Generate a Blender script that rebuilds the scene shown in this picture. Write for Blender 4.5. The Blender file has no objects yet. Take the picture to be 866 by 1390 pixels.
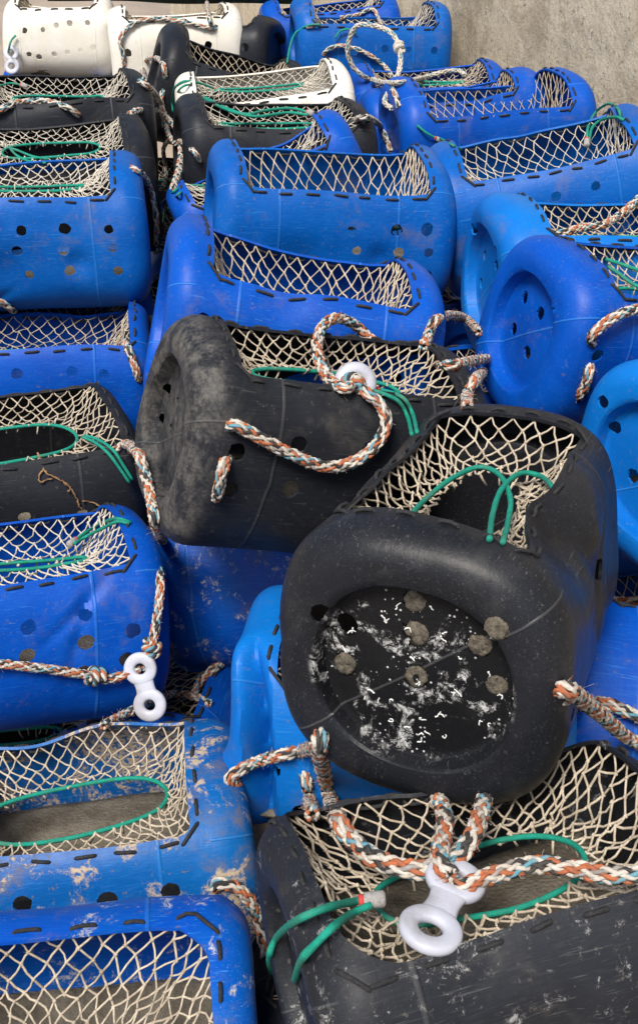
import bpy, bmesh, math, random
import numpy as np
from mathutils import Vector, Matrix, Euler

# ------------------------------------------------------------------ scene, camera, light
S = bpy.context.scene
C = S.collection
R = math.radians
rng = np.random.default_rng(7)
random.seed(7)

W_PX, H_PX, F_PX, PIT = 866., 1390., 1600., R(31.)
cam = bpy.data.cameras.new('camera'); cam_o = bpy.data.objects.new('camera', cam); C.objects.link(cam_o)
cam_o.location = (0, 0, 1.6); cam_o.rotation_euler = (R(90) - PIT, 0, 0)
cam.sensor_fit = 'VERTICAL'; cam.sensor_height = 36.; cam.lens = 36. * F_PX / H_PX
cam.shift_y = -45. / H_PX
cam.clip_start = .05; cam.clip_end = 500
S.camera = cam_o

SUN_EL, SUN_AZ = R(58), R(205)      # azimuth clockwise from +Y: behind the viewer, a little to the left
w = bpy.data.worlds.new('World'); S.world = w; w.use_nodes = True
nt = w.node_tree; bg = nt.nodes['Background']
sky = nt.nodes.new('ShaderNodeTexSky'); sky.sky_type = 'NISHITA'; sky.sun_disc = False
sky.sun_elevation = SUN_EL; sky.sun_rotation = SUN_AZ; sky.air_density = 1.0; sky.dust_density = 3.0; sky.ozone_density = 1.0
nt.links.new(sky.outputs[0], bg.inputs[0]); bg.inputs[1].default_value = .10
sl = bpy.data.lights.new('sun', 'SUN'); sl.energy = 3.3; sl.angle = R(20); sl.color = (1, .95, .88)
so = bpy.data.objects.new('sun', sl); C.objects.link(so)
sd = Vector((math.sin(SUN_AZ) * math.cos(SUN_EL), math.cos(SUN_AZ) * math.cos(SUN_EL), math.sin(SUN_EL)))
so.rotation_euler = sd.to_track_quat('Z', 'Y').to_euler(); so.location = sd * 10
S.view_settings.view_transform = 'Standard'; S.view_settings.look = 'None'; S.view_settings.gamma = 1
S.view_settings.exposure = 0.48

# ------------------------------------------------------------------ materials
class NT:
    def __init__(s, name):
        s.m = bpy.data.materials.new(name); s.m.use_nodes = True
        s.t = s.m.node_tree; s.b = s.t.nodes['Principled BSDF']
    def n(s, typ, **kw):
        nd = s.t.nodes.new(typ)
        for k, v in kw.items():
            if k.startswith('i_'):
                key = k[2:]; key = int(key) if key.isdigit() else key.replace('_', ' ')
                s.put(nd.inputs[key], v)
            else: setattr(nd, k, v)
        return nd
    def put(s, inp, v):
        if isinstance(v, bpy.types.NodeSocket): s.t.links.new(v, inp)
        elif isinstance(v, bpy.types.Node): s.t.links.new(v.outputs[0], inp)
        else:
            try: inp.default_value = v
            except Exception: inp.default_value = (*v, 1.)
    def mapping(s, src, scale=(1,1,1), rot=(0,0,0), loc=None):
        m = s.n('ShaderNodeMapping'); s.put(m.inputs[0], src); s.put(m.inputs['Scale'], scale); s.put(m.inputs['Rotation'], rot)
        if loc is not None: s.put(m.inputs['Location'], loc)
        return m.outputs[0]
    def noise(s, vec, scale, detail=4, rough=.55, dist=0):
        nd = s.n('ShaderNodeTexNoise'); s.put(nd.inputs['Vector'], vec)
        nd.inputs['Scale'].default_value = scale; nd.inputs['Detail'].default_value = detail
        nd.inputs['Roughness'].default_value = rough; nd.inputs['Distortion'].default_value = dist
        return nd.outputs[0]
    def ramp(s, v, a, b, lo=0., hi=1.):
        m = s.n('ShaderNodeMapRange'); m.interpolation_type = 'SMOOTHSTEP'; s.put(m.inputs[0], v)
        m.inputs[1].default_value = a; m.inputs[2].default_value = b; m.inputs[3].default_value = lo; m.inputs[4].default_value = hi
        return m.outputs[0]
    def math(s, op, a, b=0., clamp=False):
        m = s.n('ShaderNodeMath', operation=op); m.use_clamp = clamp; s.put(m.inputs[0], a); s.put(m.inputs[1], b); return m.outputs[0]
    def mix(s, f, a, b):
        m = s.n('ShaderNodeMix', data_type='RGBA'); s.put(m.inputs[0], f); s.put(m.inputs[6], a); s.put(m.inputs[7], b); return m.outputs[2]
    def bump(s, h, strength=.3, dist=.002, nrm=None):
        b = s.n('ShaderNodeBump'); b.inputs['Strength'].default_value = strength; b.inputs['Distance'].default_value = dist
        s.put(b.inputs['Height'], h)
        if nrm is not None: s.put(b.inputs['Normal'], nrm)
        return b.outputs[0]

def col4(c): return (*c, 1.)

def plastic(name, base, var, dirt_col, dirt=.5, scratch=.5, splat=0., sand=0., chalk=.25, rough=.42, transl=0., seam=.115, spec=.20, sg=0., splat_x=None, dust_x=None):
    """worn blow-moulded polyethylene"""
    k = NT(name); oc = k.n('ShaderNodeTexCoord').outputs['Object']
    oi = k.n('ShaderNodeObjectInfo')
    rnd = k.n('ShaderNodeVectorMath', operation='SCALE'); k.put(rnd.inputs[0], (7.3, 3.1, 5.7)); k.put(rnd.inputs['Scale'], oi.outputs['Random'])
    ad = k.n('ShaderNodeVectorMath', operation='ADD'); k.put(ad.inputs[0], oc); k.put(ad.inputs[1], rnd.outputs[0])
    v = ad.outputs[0]
    blue = base[2] > base[0] * 4
    chalk_c = (.02, .17, .62, 1) if blue else col4([min(1, b * .8 + (.035 if base[0] < .1 else .2)) for b in base]); scr_c = (.05, .25, .66, 1) if blue else col4([min(1, b * .6 + (.10 if base[0] < .1 else .3)) for b in base])
    big = k.noise(v, 7, 5, .6, .4); mid = k.noise(v, 28, 5, .6); fine = k.noise(v, 160, 4, .6)
    c = k.mix(k.ramp(big, .35, .68), col4(base), col4(var))
    # chalky bloom of weathered plastic
    c = k.mix(k.math('MULTIPLY', k.ramp(k.noise(v, 13, 6, .7, 1.), .5, .78), chalk), c, chalk_c)
    # scratches: three stretched noises
    sc = None
    for rot, scl in (((0, 0, .5), (14, 420, 420)), ((.4, .7, 1.9), (16, 380, 380)), ((1.1, .3, 2.9), (12, 520, 520))):
        nz = k.ramp(k.noise(k.mapping(v, scl, rot), 1., 2, .5), .66, .74)
        sc = nz if sc is None else k.math('MAXIMUM', sc, nz)
    sc = k.math('MULTIPLY', sc, k.ramp(k.noise(v, 9, 3), .34, .62, .12, 1.))
    sc = k.math('MULTIPLY', sc, scratch, True)
    c = k.mix(sc, c, scr_c)
    # fine hatch of handling marks
    ht = None
    for rot, scl in (((.2, .1, .9), (30, 900, 900)), ((.9, 1.3, 2.4), (26, 800, 800)), ((2.1, .6, 1.5), (34, 1000, 1000))):
        nz = k.noise(k.mapping(v, scl, rot), 1., 1, .5); ht = nz if ht is None else k.math('MULTIPLY', ht, k.math('MULTIPLY', nz, 2.))
    c = k.mix(k.math('MULTIPLY', k.ramp(ht, .45, 1.1), (.22 * scratch + .05) if blue else .12 * scratch + .03), c, scr_c)
    # grime in blotches
    d = k.math('MULTIPLY', k.ramp(k.noise(v, 11, 7, .68, .6), .52, .7), k.ramp(mid, .3, .62)); d = k.math('MULTIPLY', d, dirt, True)
    spk = k.math('MULTIPLY', k.ramp(k.noise(v, 120, 3, .7), .63, .69), min(1., dirt * 1.1), True)
    d = k.math('MAXIMUM', d, spk)
    c = k.mix(d, c, col4(dirt_col))
    h = k.math('ADD', k.math('MULTIPLY', fine, .22), k.math('MULTIPLY', mid, .8))
    rgh = k.math('ADD', k.math('MULTIPLY', mid, .22), rough - .1)
    rgh = k.math('ADD', rgh, k.math('MULTIPLY', d, .3))
    if sand:
        s1 = k.math('MULTIPLY', k.ramp(k.noise(v, 9, 8, .72, .5), .505, .56), k.ramp(k.noise(v, 170, 3, .6), .36, .56))
        s1 = k.math('MULTIPLY', s1, sand, True)
        c = k.mix(s1, c, k.mix(k.noise(v, 300, 2), (.30, .23, .15, 1), (.56, .46, .34, 1))); rgh = k.math('ADD', rgh, k.math('MULTIPLY', s1, .5)); h = k.math('ADD', h, k.math('MULTIPLY', s1, .8))
    if dust_x is not None:
        s9 = k.n('ShaderNodeSeparateXYZ'); k.put(s9.inputs[0], oc)
        du = k.math('MULTIPLY', k.ramp(k.noise(v, 30, 9, .8), .40, .62), k.ramp(s9.outputs[0], dust_x - .02, dust_x + .02, 1., 0.)); du = k.math('MULTIPLY', du, .75)
        du = k.math('MULTIPLY', du, k.ramp(k.noise(v, 200, 3, .7), .3, .6, .45, 1.))
        c = k.mix(du, c, (.15, .14, .125, 1)); rgh = k.math('ADD', rgh, k.math('MULTIPLY', du, .4))
    if splat:
        # dried white encrustation in feathered patches plus specks
        z1 = k.math('MULTIPLY', k.ramp(k.noise(v, 55, 9, .84, .5), .50 + sg, .58 + sg), k.ramp(k.noise(v, 19, 4, .6, .6), .49 + sg, .56 + sg))
        vo = k.n('ShaderNodeTexVoronoi'); k.put(vo.inputs['Vector'], v); vo.inputs['Scale'].default_value = 135
        dots = k.math('MULTIPLY', k.ramp(vo.outputs['Distance'], .20, .12), k.ramp(k.noise(v, 26, 2, .5), .48, .55))
        z = k.math('MULTIPLY', k.math('MAXIMUM', z1, dots) if sg == 0 else z1, splat, True)
        if splat_x is not None:
            s0 = k.n('ShaderNodeSeparateXYZ'); k.put(s0.inputs[0], oc)
            ry = k.math('MULTIPLY', s0.outputs[1], 1 / .108); rz_ = k.math('MULTIPLY', k.math('SUBTRACT', s0.outputs[2], .146), 1 / .098)
            rad_ = k.math('SQRT', k.math('ADD', k.math('MULTIPLY', ry, ry), k.math('MULTIPLY', rz_, rz_)))
            ms = k.math('MULTIPLY', k.ramp(rad_, .93, 1.02, 1., .0), k.ramp(s0.outputs[0], -.17, -.15, 1., 0.))
            c = k.mix(k.math('MULTIPLY', ms, .75), c, (.006, .006, .0065, 1))
            z = k.math('MULTIPLY', z, k.math('MAXIMUM', ms, .0))
        c = k.mix(z, c, k.mix(k.noise(v, 90, 4, .7), (.36, .36, .35, 1), (.68, .68, .66, 1))); rgh = k.math('ADD', rgh, k.math('MULTIPLY', z, .4)); h = k.math('ADD', h, k.math('MULTIPLY', z, .6))
    # mould seam rings round the drum
    sx = k.n('ShaderNodeSeparateXYZ'); k.put(sx.inputs[0], oc)
    ax = k.math('ABSOLUTE', k.math('SUBTRACT', k.math('ABSOLUTE', sx.outputs[0]), seam))
    sm = k.ramp(ax, .0035, .0008)
    c = k.mix(k.math('MULTIPLY', sm, .22), c, scr_c)
    dg = k.math('ABSOLUTE', k.math('ADD', k.math('MULTIPLY', sx.outputs[1], .62), k.math('MULTIPLY', k.math('SUBTRACT', sx.outputs[2], .15), .78)))
    sm2 = k.math('MULTIPLY', k.ramp(dg, .0022, .0005), k.ramp(k.math('ABSOLUTE', sx.outputs[0]), .178, .186))
    c = k.mix(k.math('MULTIPLY', sm2, .35), c, scr_c); sm = k.math('MAXIMUM', sm, sm2)
    nrm = k.bump(h, .35, .0035); nrm = k.bump(sm, .6, .0016, nrm)
    k.put(k.b.inputs['Base Color'], c); k.put(k.b.inputs['Roughness'], rgh); k.put(k.b.inputs['Normal'], nrm)
    k.b.inputs['Specular IOR Level'].default_value = spec
    if transl:
        k.b.inputs['Subsurface Weight'].default_value = transl; k.b.inputs['Subsurface Radius'].default_value = (.01, .009, .007); k.b.inputs['Subsurface Scale'].default_value = 1.
    return k.m

def simple(name, base, var=None, scale=60, rough=.7, bump=.3, bscale=None, dist=.002, spec=.4, stain=0.):
    k = NT(name); oc = k.n('ShaderNodeTexCoord').outputs['Object']
    v = k.noise(oc, scale, 5, .6)
    cc = k.mix(k.ramp(v, .3, .7), col4(base), col4(var or [b * .7 for b in base]))
    if stain: cc = k.mix(k.math('MULTIPLY', k.ramp(k.noise(oc, 16, 5, .65), .48, .68), stain), cc, (.16, .13, .085, 1))
    k.put(k.b.inputs['Base Color'], cc)
    k.b.inputs['Roughness'].default_value = rough; k.b.inputs['Specular IOR Level'].default_value = spec
    k.put(k.b.inputs['Normal'], k.bump(k.noise(oc, bscale or scale * 3, 4, .6), bump, dist))
    return k.m

DIRT = (.16, .125, .085)
M = {}
M['blue']  = plastic('blue_plastic', (.0004, .070, .41), (.0004, .054, .35), DIRT, dirt=.32, scratch=.35, chalk=.14)
M['mid'] = plastic('mid_blue_plastic', (.0006, .092, .38), (.0006, .073, .33), DIRT, dirt=.4, scratch=.45, chalk=.2)
M['azure'] = plastic('light_blue_plastic', (.002, .145, .50), (.002, .115, .44), DIRT, dirt=.3, scratch=.35, chalk=.16)
M['blue_sandy'] = plastic('sandy_blue_plastic', (.002, .10, .33), (.002, .078, .29), DIRT, dirt=.7, scratch=.6, sand=1., chalk=.16)
M['blue_white'] = plastic('spattered_blue_plastic', (.0008, .066, .42), (.0008, .088, .40), DIRT, dirt=.5, scratch=.6, splat=.9, chalk=.12, sg=.018)
M['black'] = plastic('black_plastic', (.0095, .011, .0155), (.015, .017, .023), (.15, .135, .11), dirt=.16, scratch=.30, chalk=.08, rough=.44)
M['black_dusty'] = plastic('dusty_black_plastic', (.011, .0125, .0165), (.0175, .0195, .025), (.15, .135, .11), dirt=.26, scratch=.45, chalk=.09, rough=.5)
M['black_worn'] = plastic('scuffed_black_plastic', (.011, .0125, .0165), (.0175, .0195, .025), (.15, .135, .11), dirt=.3, scratch=.5, splat=.55, chalk=.1, rough=.5, sg=.035)
M['black_dust_end'] = plastic('dusty_ended_black_plastic', (.011, .0125, .0165), (.0175, .0195, .025), (.15, .135, .11), dirt=.26, scratch=.45, chalk=.09, rough=.5, dust_x=-.195)
M['black_splat'] = plastic('spattered_black_plastic', (.0095, .0105, .0135), (.0145, .016, .0205), (.24, .23, .21), dirt=.07, scratch=.6, splat=.95, chalk=.05, rough=.38, splat_x=-.219)
M['white'] = plastic('white_plastic', (.72, .70, .64), (.66, .62, .53), (.35, .28, .2), dirt=.3, scratch=.15, chalk=.1, transl=.25)
M['net'] = simple('beige_twine', (.58, .50, .385), (.36, .30, .22), 90, .9, .6, 700, .0015, stain=.55)
M['net_white'] = simple('pale_twine', (.66, .61, .52), (.46, .41, .33), 90, .9, .6, 700, .0015, stain=.35)
M['cord'] = simple('green_cord', (.004, .30, .21), (.004, .22, .15), 110, .6, .8, 900, .002, stain=.3)
M['lace'] = simple('black_lacing', (.012, .012, .014), (.03, .03, .03), 200, .75, .7, 900, .002)
M['cement'] = simple('cement', (.20, .175, .135), (.10, .085, .062), 26, .95, .9, 180, .006)
M['plug'] = simple('gritty_plug', (.16, .14, .105), (.06, .05, .037), 190, .95, .7, 400, .003)
M['tape'] = simple('grey_whipping', (.42, .40, .38), (.28, .27, .26), 300, .8, .8, 900, .002)
M['red'] = simple('red_tip', (.55, .05, .05), (.4, .05, .04), 200, .7)
M['eye'] = simple('white_nylon', (.50, .515, .59), (.42, .43, .48), 25, .42, .5, 60, .002, .4, stain=.35)
M['dark_green'] = simple('dark_green_paint', (.012, .045, .028), (.010, .022, .016), 20, .5, .4, 90, .003)
M['litter'] = simple('brown_litter', (.20, .11, .05), (.30, .18, .09), 60, .9, .5)
M['worm'] = simple('white_tube_worm', (.80, .80, .78), (.6, .6, .57), 80, .7, .4)
for nm, a, b in (('w', (.66, .62, .55), (.50, .44, .36)), ('o', (.52, .155, .06), (.34, .13, .075)), ('k', (.03, .03, .034), (.09, .08, .07)),
                 ('c', (.09, .29, .38), (.20, .34, .38)), ('g', (.40, .37, .34), (.26, .23, .20))):
    M['s' + nm] = simple({'w': 'white', 'o': 'orange', 'k': 'black', 'c': 'cyan', 'g': 'grey'}[nm] + '_strand', a, b, 120, .9, 1., 1200, .0012, .2)

# ------------------------------------------------------------------ object helpers
def link(name, me, mats, parent=None):
    o = bpy.data.objects.new(name, me); C.objects.link(o)
    for m in (mats if isinstance(mats, (list, tuple)) else [mats]): me.materials.append(m)
    if parent is not None: o.parent = parent
    return o
def mesh(name, v, f, mats, parent=None, smooth=True, mi=None):
    me = bpy.data.meshes.new(name); me.from_pydata(np.asarray(v).tolist() if isinstance(v, np.ndarray) else v, [], f if isinstance(f, list) else f.tolist())
    if smooth: me.polygons.foreach_set('use_smooth', np.ones(len(me.polygons), bool))
    o = link(name, me, mats, parent)
    if mi is not None: me.polygons.foreach_set('material_index', np.asarray(mi, np.int32))
    me.update()
    return o
def tag(o, label=None, cat=None, group=None, kind=None):
    for k, v in (('label', label), ('category', cat), ('group', group), ('kind', kind)):
        if v: o[k] = v
    return o

class Tubes:
    """many swept tubes gathered into one mesh"""
    def __init__(s): s.v = []; s.f = []; s.mi = []; s.n = 0
    def tube(s, P, r, k=6, mi=0, cap=True):
        P = np.asarray(P, float); n = len(P); r = np.broadcast_to(np.asarray(r, float), (n,))
        T = np.gradient(P, axis=0); T /= np.linalg.norm(T, axis=1)[:, None] + 1e-12
        a = np.array([0, 0, 1.]) if abs(T[0][2]) < .9 else np.array([1., 0, 0])
        U = np.empty_like(P); u = np.cross(T[0], a); u /= np.linalg.norm(u)
        for i in range(n):
            u = u - T[i] * (u @ T[i]); u /= np.linalg.norm(u) + 1e-12; U[i] = u
        V = np.cross(T, U); an = np.arange(k) * 2 * np.pi / k
        ring = P[:, None] + r[:, None, None] * (np.cos(an)[None, :, None] * U[:, None] + np.sin(an)[None, :, None] * V[:, None])
        s.v.append(ring.reshape(-1, 3)); b = s.n
        i = np.arange(n - 1)[:, None] * k; j = np.arange(k)[None]; j2 = (j + 1) % k
        q = np.stack([b + i + j, b + i + j2, b + i + k + j2, b + i + k + j], -1).reshape(-1, 4)
        s.f += q.tolist(); c = len(q)
        if cap:
            s.f.append(list(range(b + k - 1, b - 1, -1))); s.f.append(list(range(b + (n - 1) * k, b + n * k))); c += 2
        s.mi += [mi] * c; s.n += n * k
    def ball(s, c, r, mi=0):
        o = np.array([[1,0,0],[-1,0,0],[0,1,0],[0,-1,0],[0,0,1],[0,0,-1]], float) * r + c
        s.v.append(o); b = s.n
        s.f += [[b+x for x in t] for t in ((0,2,4),(2,1,4),(1,3,4),(3,0,4),(2,0,5),(1,2,5),(3,1,5),(0,3,5))]
        s.mi += [mi] * 8; s.n += 6
    def build(s, name, mats, parent=None):
        return mesh(name, np.concatenate(s.v), s.f, mats, parent, mi=s.mi)

def spline(P, step):
    """Catmull-Rom through P, resampled evenly"""
    P = np.asarray(P, float)
    if len(P) == 2: Q = P[0] + (P[1] - P[0]) * np.linspace(0, 1, 30)[:, None]
    else:
        E = np.concatenate([[2 * P[0] - P[1]], P, [2 * P[-1] - P[-2]]]); Q = []
        t = np.linspace(0, 1, 14, endpoint=False)[:, None]
        for i in range(len(P) - 1):
            a, b, c, d = E[i:i + 4]
            Q.append(.5 * (2 * b + (c - a) * t + (2 * a - 5 * b + 4 * c - d) * t ** 2 + (3 * b - a - 3 * c + d) * t ** 3))
        Q = np.concatenate(Q + [P[-1:]])
    L = np.concatenate([[0], np.cumsum(np.linalg.norm(np.diff(Q, axis=0), axis=1))])
    n = max(4, int(L[-1] / step) + 1); u = np.linspace(0, L[-1], n)
    return np.stack([np.interp(u, L, Q[:, i]) for i in range(3)], -1), u

ROPE_MATS = ['sw', 'so', 'sk', 'sc', 'sg']
def rope(name, pts, r=.0085, parent=None, step=.004, k=5, white=False, fuzz=True, knots=()):
    """hollow-braid rope: four strands each way, passing over and under"""
    pts = np.asarray(pts, float)
    if parent is not None:
        bpy.context.view_layer.update()
        mi = np.array(parent.matrix_world.inverted()); pts = pts @ mi[:3, :3].T + mi[:3, 3]
    P, u = spline(pts, step)
    n = len(P)
    T = np.gradient(P, axis=0); T /= np.linalg.norm(T, axis=1)[:, None] + 1e-12
    a = np.array([0, 0, 1.]) if abs(T[0][2]) < .9 else np.array([1., 0, 0])
    U = np.empty_like(P); c = np.cross(T[0], a); c /= np.linalg.norm(c)
    for i in range(n):
        c = c - T[i] * (c @ T[i]); c /= np.linalg.norm(c) + 1e-12; U[i] = c
    V = np.cross(T, U)
    om = 2 * np.pi / (r * 12.5); NS = 6 if k > 4 else 4; sr = r * (.29 if NS == 6 else .375)
    tb = Tubes(); ph = rng.random() * 6
    cw = [0, 0, 4, 0, 0, 0, 0, 3, 0, 0, 4, 0] if white else ([0, 1, 0, 2, 0, 1, 0, 1, 4, 0, 3, 2] if NS == 6 else [0, 1, 0, 2, 0, 4, 0, 3])
    for d in (1, -1):
        for i in range(NS):
            th = d * om * u + ph + 2 * np.pi * i / NS
            rr = r * (.72 if NS == 6 else .66) + d * r * .13 * np.cos(NS * om * u)
            rr = rr + r * .05 * rng.standard_normal(n)
            Q = P + rr[:, None] * (np.cos(th)[:, None] * U + np.sin(th)[:, None] * V)
            tb.tube(Q, sr * (1 + .08 * rng.standard_normal(n)), k, cw[(i if d > 0 else NS + i)])
    if fuzz:
        for _ in range(int(u[-1] * 380)):
            i = rng.integers(0, n); th = rng.random() * 6.28
            o = np.cos(th) * U[i] + np.sin(th) * V[i]
            p0 = P[i] + o * r * .95; dr = o * rng.uniform(.2, 1) + T[i] * rng.uniform(-1, 1) + rng.standard_normal(3) * .3
            L = rng.uniform(.0015, .006)
            tb.tube(np.array([p0, p0 + dr * L * .6, p0 + dr * L + rng.standard_normal(3) * L * .3]), (.00017), 3, [0, 1, 0, 4][rng.integers(0, 4)], False)
    for kp in knots:                                    # an overhand turn pulled tight round the rope
        i = int(kp * (n - 1)); o = P[i]; t = T[i]; ua, va = U[i], V[i]
        an = np.linspace(0, 4 * np.pi, 60)
        coil = o + (np.cos(an)[:, None] * ua + np.sin(an)[:, None] * va) * r * 1.45 + t * (an[:, None] / (4 * np.pi) - .5) * r * 3.2
        coil += ua * .0 
        for s_ in range(4):
            th = an * 3.1 + s_ * np.pi / 2
            rad = (np.cos(an)[:, None] * ua + np.sin(an)[:, None] * va)
            tb.tube(coil + (np.cos(th)[:, None] * rad + np.sin(th)[:, None] * t) * r * .48, r * .46, 5, [0, 1, 3, 2][s_] if not white else 0)
    return tb.build(name, [M[x] for x in ROPE_MATS], parent)

def cord(name, pts_list, r=.0032, parent=None, world=True, tips=()):
    """smooth green drawstring; tips: indices of pts_list whose first point carries a whipping"""
    tb = Tubes(); inv = None
    if parent is not None and world:
        bpy.context.view_layer.update(); inv = np.array(parent.matrix_world.inverted())
    for q, pts in enumerate(pts_list):
        pts = np.asarray(pts, float)
        if inv is not None: pts = pts @ inv[:3, :3].T + inv[:3, 3]
        P, u = spline(pts, .006); tb.tube(P, r * (1 + .05 * np.sin(u * 900)), 7, 0)
        if q in tips:
            d = P[0] - P[3]; d /= np.linalg.norm(d)
            tb.tube(np.array([P[0] - d * .006, P[0] - d * .004, P[0] + d * .012, P[0] + d * .014]), np.array([r * 1.4, r * 2., r * 2.1, r * 1.5]), 9, 1)
            tb.tube(np.array([P[0] - d * .010, P[0] - d * .009, P[0] - d * .005]), np.array([r * 1.3, r * 1.7, r * 1.6]), 9, 2)
    return tb.build(name, [M['cord'], M['tape'], M['red']], parent)

# ------------------------------------------------------------------ the pot: a drum lying on its side, its upper side cut away and netted
NEXP = 2.8
class Sines:
    def __init__(s, seed, freq, amp, n=7):
        g = np.random.default_rng(seed); s.k = g.standard_normal((3, n, 3)) * freq; s.p = g.random((3, n)) * 6.28; s.a = amp / math.sqrt(n)
    def __call__(s, P):
        return np.stack([np.sin(P @ s.k[i].T + s.p[i]).sum(-1) for i in range(3)], -1) * s.a

def pot(name, label, mat, pos, rot, dims, op, seed=1, cell=.009, rr=0., holes=(), dents=(), creases=(), slot=(.62, .16, .035, 0.), net='net',
        netN=46, netJ=7, wob=.0052, ballast=.055, loop=True, group='netted drum pots', lace=True, netted=True, capd=.019, hole_r=.0105, plugs=False, ears=0., extra=None):
    L, Wd, H = dims; a, b = Wd / 2, H / 2; xo = op[0] * L / 2; yo = min(op[1], .93) * a
    g = np.random.default_rng(seed)
    # profile
    rc = .044; ph = np.linspace(0, np.pi / 2, 10)
    rnd_ = {}
    half = [(rc * (1 - math.sin(p)), .036 * (1 - math.cos(p)), 1.) for p in ph] + [(.0002, .046, 1.), (.0012, .0515, 1.), (.0042, .0545, 1.), (capd * .55, .0565, 1.), (capd * .9, .0585, 1.), (capd, .064, 1.)]
    half += [(capd - .006 * (1 - q), .064, q) for q in (.9, .75, .6, .45, .3, .15, .03)]
    pr = [(-L / 2 + x, i, q) for x, i, q in half[::-1]] + [(L / 2 - x, i, q) for x, i, q in half]
    pr = np.array(pr)
    ds = np.sqrt(np.diff(pr[:, 0]) ** 2 + np.diff(pr[:, 1]) ** 2 + (np.diff(pr[:, 2]) * (b - .064)) ** 2)
    s_tab = np.concatenate([[0], np.cumsum(ds)])
    mid = s_tab[-1] / 2
    # section table by arc, starting at the top and going towards +y
    an = np.linspace(0, 2 * np.pi, 1601); sy, cz = np.sin(an), np.cos(an)
    uy = np.sign(sy) * abs(sy) ** (2 / NEXP); uz = np.sign(cz) * abs(cz) ** (2 / NEXP)
    arc = np.concatenate([[0], np.cumsum(np.hypot(np.diff(uy * a), np.diff(uz * b)))]); per = arc[-1]; tt = arc / per
    q1 = slice(0, 401)
    t_yo = float(np.interp(yo, uy[q1] * a, tt[q1]))
    dents = list(dents); creases = list(creases)
    for _ in range(7):                                       # knocks from use
        th_ = g.uniform(0, 6.28); px_ = g.uniform(-L / 2, L / 2); c_ = np.array([px_, a * math.cos(th_), b * math.sin(th_)])
        dents.append((c_, g.uniform(.02, .06), -c_ * np.array([.3, 1, 1]) / np.linalg.norm(c_) * g.uniform(-.004, .013)))
    for _ in range(3):
        th_ = g.uniform(3.3, 6.1) if g.random() < .7 else g.uniform(0, 6.28); px_ = g.choice([-1, 1]) * g.uniform(.08, .2); c_ = np.array([px_, a * math.cos(th_), b * math.sin(th_)])
        creases.append((c_, g.standard_normal(3), 0, g.uniform(.010, .018), -c_ * np.array([0, 1, 1]) / np.linalg.norm(c_[1:]) * g.choice([-1, 1]) * g.uniform(.003, .009), g.uniform(.05, .09)))
    noise1 = Sines(seed, 5.5, wob); noise2 = Sines(seed + 50, 16., wob * .35); rimn = Sines(seed + 90, 9., wob * .9)
    el = np.hypot(uy, uz); ey, ez = uy / el, uz / el            # the recess is oval, the drum squarer
    def base(s, t):
        x = np.interp(s, s_tab, pr[:, 0]); ins = np.interp(s, s_tab, pr[:, 1]); q = np.interp(s, s_tab, pr[:, 2])
        t = np.mod(t, 1.); w_ = np.clip((ins - .040) / .018, 0, 1) * .85; gr = 1 + .05 * w_
        fy = np.interp(t, tt, uy) * (1 - w_) + np.interp(t, tt, ey) * w_ * gr; fz = np.interp(t, tt, uz) * (1 - w_) + np.interp(t, tt, ez) * w_ * gr
        return np.stack([x, fy * (a - ins) * q, fz * (b - ins) * q], -1)
    def deform(P):
        P = np.asarray(P, float); D = noise1(P) + noise2(P)
        # lips of the opening wander a little
        wt = np.clip((P[..., 2] - b * .45) / (b * .5), 0, 1) * np.clip(1.3 - abs(P[..., 0]) / (xo + .01), 0, 1)
        D = D + rimn(P) * (wt * 1.5)[..., None]
        if ears:
            we = np.clip((abs(P[..., 0]) - xo + .03) / .06, 0, 1) * np.clip((P[..., 2] - .3 * b) / b, 0, 1)
            D[..., 2] += ears * we
        for cc, rad, vec in dents:
            cc = np.asarray(cc); D = D + np.exp(-((P - cc) ** 2).sum(-1) / rad ** 2)[..., None] * np.asarray(vec)
        for cc, nn, along, wdt, vec, rad in creases:       # a sharp fold line through cc; nn across the fold
            nn = np.asarray(nn, float) / np.linalg.norm(nn)
            e = (P - np.asarray(cc)) @ nn; wgt = np.clip(1 - abs(e) / wdt, 0, 1) ** 1.3 * np.exp(-((P - np.asarray(cc)) ** 2).sum(-1) / rad ** 2)
            D = D + wgt[..., None] * np.asarray(vec)
        return P + D + np.array([0, 0, b])
    rz = (Matrix.Rotation(R(rot[0]), 4, 'Z') @ Matrix.Rotation(R(rot[1]), 4, 'Y') @ Matrix.Rotation(R(rot[2]), 4, 'X'))
    root = bpy.data.objects.new(name, None); C.objects.link(root); root.empty_display_size = .05
    root.matrix_world = Matrix.Translation(Vector(pos)) @ rz @ Matrix.Translation((0, 0, -b))
    tag(root, label, 'fishing pot', group)
    # ---- shell grid
    sxa = float(np.interp(-xo, pr[10:-10, 0], s_tab[10:-10])); sxb = s_tab[-1] - sxa
    def seg(u, v): return np.linspace(u, v, max(2, int(round((v - u) / cell)) + 1))[:-1]
    sn = np.concatenate([seg(0, sxa), seg(sxa, sxb), np.linspace(sxb, s_tab[-1], max(2, int(round((s_tab[-1] - sxb) / cell)) + 1))])
    nk = len(half); keyS = np.concatenate([s_tab[nk - 7:nk - 0], s_tab[nk:nk + 7]]) if False else np.array([s_tab[i_] for i_ in range(len(pr)) if pr[i_, 2] == 1. and pr[i_, 1] > .03])
    far_ = np.array([abs(sn - q).min() for q in keyS]); sn = np.array([q for q in sn if abs(keyS - q).min() > .0022 or q in (sn[0], sn[-1])]); sn = np.unique(np.concatenate([sn, keyS]))
    tl = t_yo; n2 = int(round((1 - 2 * tl) * per / cell)); n1 = int(round(2 * tl * per / cell))
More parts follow.
